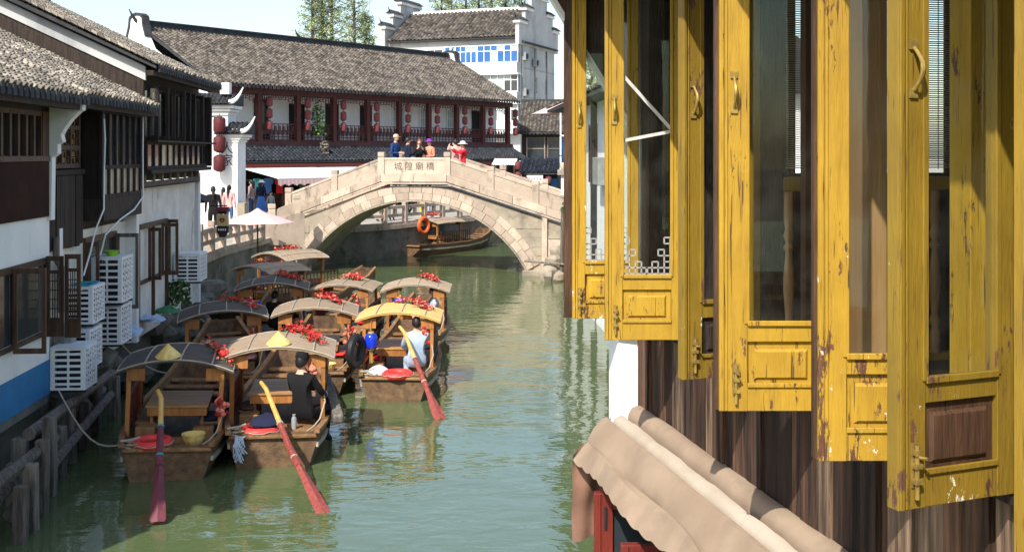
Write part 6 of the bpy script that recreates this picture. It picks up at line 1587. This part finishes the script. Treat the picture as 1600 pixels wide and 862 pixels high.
for i in range(5):
    f = MB(); x = .3 + i * 1.4; f.box(x, x + .08, .5, .59, 3.6, 5.1); f.box(x + 1.2, x + 1.28, .5, .59, 3.6, 5.1); f.box(x + .08, x + 1.2, .5, .59, 4.3, 4.36); fo = f.build('window', 'wood_grey', sh)
    MB().box(x + .08, x + 1.2, .56, .59, 3.6, 5.1).build('pane', 'window_glass_dark', fo)
MB().box(-.2, 7.4, -.6, .4, 3.3, 3.42).build('ledge', 'plaster', sh)
ss = thing('snack_stall', 'small dark tiled stall with a white sign board and red lanterns past the bridge', 'stall', (0.45, 47.5, 0), R(-8))
MB().box(0, 1.5, .5, 2.5, QZ, 3.2).build('wall', 'wood_dark', ss)
r_ = MB(); r_.prism([(-.4, 3.1), (-.4, 3.16), (1.0, 3.75), (1.0, 3.65)], -.15, 1.65, 'yz'); ro = r_.build('roof', 'tile_dark', ss)
q = MB(); roof_tiles(q, (-.15, -.42, 3.17), (1.8, 0, 0), (0, 1.4, .59), .2, .16, n=3); q.build('roof_tiles', 'tile_blue', ro, kind='stuff', fixn=False)
so = MB().box(.25, .95, -.42, -.36, 2.72, 3.06).build('sign_board', 'cloth_white', ss)
lt = MB()
for i in range(5): x = .33 + i * .125; lt.box(x, x + .012, -.426, -.421, 2.8, 2.97); lt.box(x - .02, x + .06, -.427, -.422, 2.93, 2.945); lt.box(x - .01, x + .05, -.428, -.423, 2.86, 2.872); lt.box(x + .03, x + .042, -.4265, -.4215, 2.8, 2.97)
lt.build('lettering', 'ink', so)
MB().box(1.2, 1.48, .44, .49, QZ, 2.9).build('door', 'blue_paint', ss)
for x, lab in ((.1, 'left of the white sign board'), (1.12, 'right of the white sign board')):
    lantern_string('lantern', (0.45 + x, 46.95, 3.1), 'single red lantern ' + lab.replace('left of', 'at the door end of').replace('right of', 'at the blue door end of'), 'lantern_pink', n=1, r=.13, h=.3, gap=.1)
lantern_string('lantern_string', (0.25, 46.6, 3.75), 'two red lanterns hanging at the stall corner by the corrugated awning', 'lantern_pink', n=2, r=.13, h=.34, gap=.1)
ca = thing('corrugated_awning', 'small pale corrugated awning past the right bridge slope', 'awning', (-.75, 47.5, 0), R(-8))
c = MB(); vs = []; fs = []; n = 40
for i in range(n + 1):
    x = 1.0 * i / n; dz = .015 * math.sin(i * 1.57)
    vs += [(x, 0, 3.78 + dz), (x, -.9, 3.52 + dz)]
for i in range(n): fs.append((2 * i, 2 * i + 1, 2 * i + 3, 2 * i + 2))
c.add(vs, fs); c.build('sheet', 'steel_white', ca, fixn=False)
for x in (.03, .97): MB().bar((x, -.85, 1.2), (x, -.85, 3.5), .05).build('post', 'wood_brown', ca)
MB().box(0, 1.0, .02, .5, QZ, 3.9).build('back_wall', 'wood_dark', ca)
# white terrace house at the right bridge end
tr = thing('terrace_house', 'white walled house with roof terrace at the right end of the bridge', 'house', (1.70, 37.7, 0), R(-4))
MB().box(0, 6, 0, 6, QZ - 1.2, 3.25).build('wall', 'plaster', tr)
MB().box(-.12, 6, -.12, 6, 3.26, 3.44).build('terrace_slab', 'stone_dark', tr)
for i in range(3):
    p = MB(); p.lathe([(.08, 0), (.13, .12), (.12, .22), (.10, .24)], 12); p.build('jar', 'stone', tr, loc=(.08 + i * .3, .05, 3.445), smooth=True)
for x in (-.05, 1.4, 2.9): MB().box(x, x + .05, .3, .35, 3.445, 5.5).build('terrace_post', 'steel_white', tr)
MB().box(-.05, 2.95, .3, .35, 4.6, 4.65).build('terrace_rail', 'steel_white', tr); MB().box(-.05, 2.95, .3, .35, 3.9, 3.95).build('terrace_rail', 'wood_brown', tr)
MB().box(-.03, .28, .5, .56, 3.446, 4.5).build('blue_screen', 'blue_paint', tr)
parasol((1.98, 39.6, 3.445), 1.3, 5.95, 5.42, 'pale pink parasol on the roof terrace at the right end of the bridge', 0)
bush('potted_shrub', (1.72, 33.3, 2.0), 'bright green shrub on the wall at the right end of the bridge', .26, .42, 260, 'leaf', pot=.13, seed=14, leaf=.09)
# long white bank house seen between the yellow sashes
rh = thing('bank_house', 'white canal side house with overhanging tiled roof beyond the teahouse', 'house', (2.25, 21.5, 0), R(3.5))
MB().box(0, 5, 0, 10.5, -.5, 5.3).build('wall', 'plaster', rh)
MB().box(-.01, -.001, 0, 10.5, .9, 1.3).build('plinth', 'stone_dark', rh)
r_ = MB(); r_.prism([(-.55, 5.2), (-.55, 5.28), (2.5, 6.7), (5.5, 5.28), (5.5, 5.2)], -.3, 10.8, 'xz'); ro = r_.build('roof', 'tile_dark', rh)
q = MB(); roof_tiles(q, (-.57, -.3, 5.3), (0, 11.1, 0), (3.05, 0, 1.42), .2, .15, n=3); q.build('roof_tiles', 'tile_far', ro, kind='stuff', fixn=False)
for i in range(3):
    f = MB(); y = .8 + i * 3.2; f.box(-.05, -.001, y, y + .07, 3.3, 4.7); f.box(-.05, -.001, y + 1.2, y + 1.27, 3.3, 4.7); f.box(-.05, -.001, y + .07, y + 1.2, 4.63, 4.7); f.box(-.05, -.001, y + .6, y + .66, 3.3, 4.63); fo = f.build('window', 'red_wood', rh)
    MB().box(-.03, -.001, y + .07, y + 1.2, 3.3, 4.63).build('pane', 'window_glass_dark', fo)
for i in range(4): MB().box(-.14, -.002, 1.5 + i * 2.6, 1.62 + i * 2.6, .2, 5.2).build('downpipe', 'metal_dark', rh)
ac_unit((2.0, 24.2, 3.3), R(90 + 3.5), 'air conditioner on the white canal side wall between the yellow sashes', 1.1)
# boulders and mooring post under the right end of the bridge
random.seed(17)
for i, (px, py, Yb, s) in enumerate(((858, 425, 34.3, .34), (866, 408, 34.5, .30), (872, 432, 34.2, .26), (868, 392, 34.8, .22))):
    p = P(px, py, Yb); m = MB(); m.lathe([(s * .5, -s * 1.4), (s, -s * .3), (s * .9, s * .3), (s * .4, s * .7)], 9)
    m.v = [(a * random.uniform(.8, 1.2), b2 * random.uniform(.8, 1.2), c2 * random.uniform(.85, 1.15)) for a, b2, c2 in m.v]
    m.build('boulder', 'stone_dark', loc=p, smooth=True, label='grey boulder piled at the right foot of the bridge', cat='boulder', group='boulders at the bridge foot')
m = MB(); m.tube([(0, 0, 0), (.05, 0, 2.6)], .06, 8); m.build('mooring_post', 'wood_grey', loc=(1.55, 34.2, -.3), label='pale wooden mooring post at the right bridge foot', cat='post')
m = MB(); m.tube([(0, 0, 0), (-1.3, .1, .1)], .035, 6); m.build('mooring_pole', 'wood_grey', loc=P(884, 413, 34.1), label='horizontal pole over the boulders at the bridge foot', cat='pole')

# ================================================================== TREES BEHIND
def metasequoia(px, Y, H, lab, rad, seed, n=8000, ztop=None):
    random.seed(seed); p = P(px, 240, Y); t = thing('redwood_tree', lab, 'tree', (p.x, p.y, QZ), 0, 'tall feathery trees behind the roofs')
    tr = MB(); tr.tube([(0, 0, 0), (.1, 0, H * .4), (0, .1, H * .75), (0, 0, H)], [.34, .25, .14, .03], 8)
    lf = MB(); nb = int(H * 3.6)
    for i in range(nb):
        f_ = .22 + .78 * i / nb; z = H * f_; ln = rad * (1 - f_) ** .6 * random.uniform(.55, 1.15) + .25; a = i * 2.4 + random.uniform(-.4, .4)
        e = Vector((math.cos(a) * ln, math.sin(a) * ln, ln * random.uniform(.25, .6)))
        tr.tube([(0, 0, z), e * .5 + Vector((0, 0, z - .03)), e + Vector((0, 0, z))], [.055 * (1 - f_) + .02, .03, .008], 4, cap=False)
        cl = random.random()
        for k in range(int(n / nb)):
            u = random.uniform(.25, 1.08); c = e * u + Vector((random.gauss(0, .24), random.gauss(0, .24), z + random.gauss(0, .20) - .1))
            d = Vector((random.gauss(0, 1), random.gauss(0, 1), random.gauss(0, .5))).normalized() * random.uniform(.09, .20); w = d.cross(Vector((random.gauss(0, 1), random.gauss(0, 1), 1))).normalized() * random.uniform(.035, .07)
            lf.t = min(1, max(0, cl * .6 + random.random() * .4)); lf.add([c - d, c + w, c + d, c - w], [(0, 1, 2, 3)])
    tr.build('trunk', 'bark', t); lf.build('crown', 'leaf_spring', t, fixn=False)
TR = [(488, 118, 25, 3.0), (503, 120, 27, 3.2), (518, 119, 27, 3.2), (553, 118, 25, 4.2), (572, 126, 19, 3.4), (690, 132, 25, 3.4), (705, 135, 26, 3.4), (728, 130, 27, 3.4), (748, 134, 28, 3.2), (768, 131, 27, 3.4), (790, 133, 26, 3.4), (812, 135, 26, 3.4), (925, 122, 15, 4.2)]
labs = {0: 'slim feathery tree leftmost behind the gallery ridge', 3: 'feathery tree with bare lower boughs standing alone behind the gallery ridge', 4: 'shorter feathery tree beside the stepped gable', 12: 'rounder tree glimpsed between the yellow sashes'}
for i, (px, Y, H, rd) in enumerate(TR):
    lab = labs.get(i, 'one of two close dark trunked feathery trees behind the gallery ridge' if i < 3 else 'tall light green feathery tree behind the roof of the white block')
    metasequoia(px, Y, H, lab, rd, 100 + i)
bpy.context.view_layer.update()
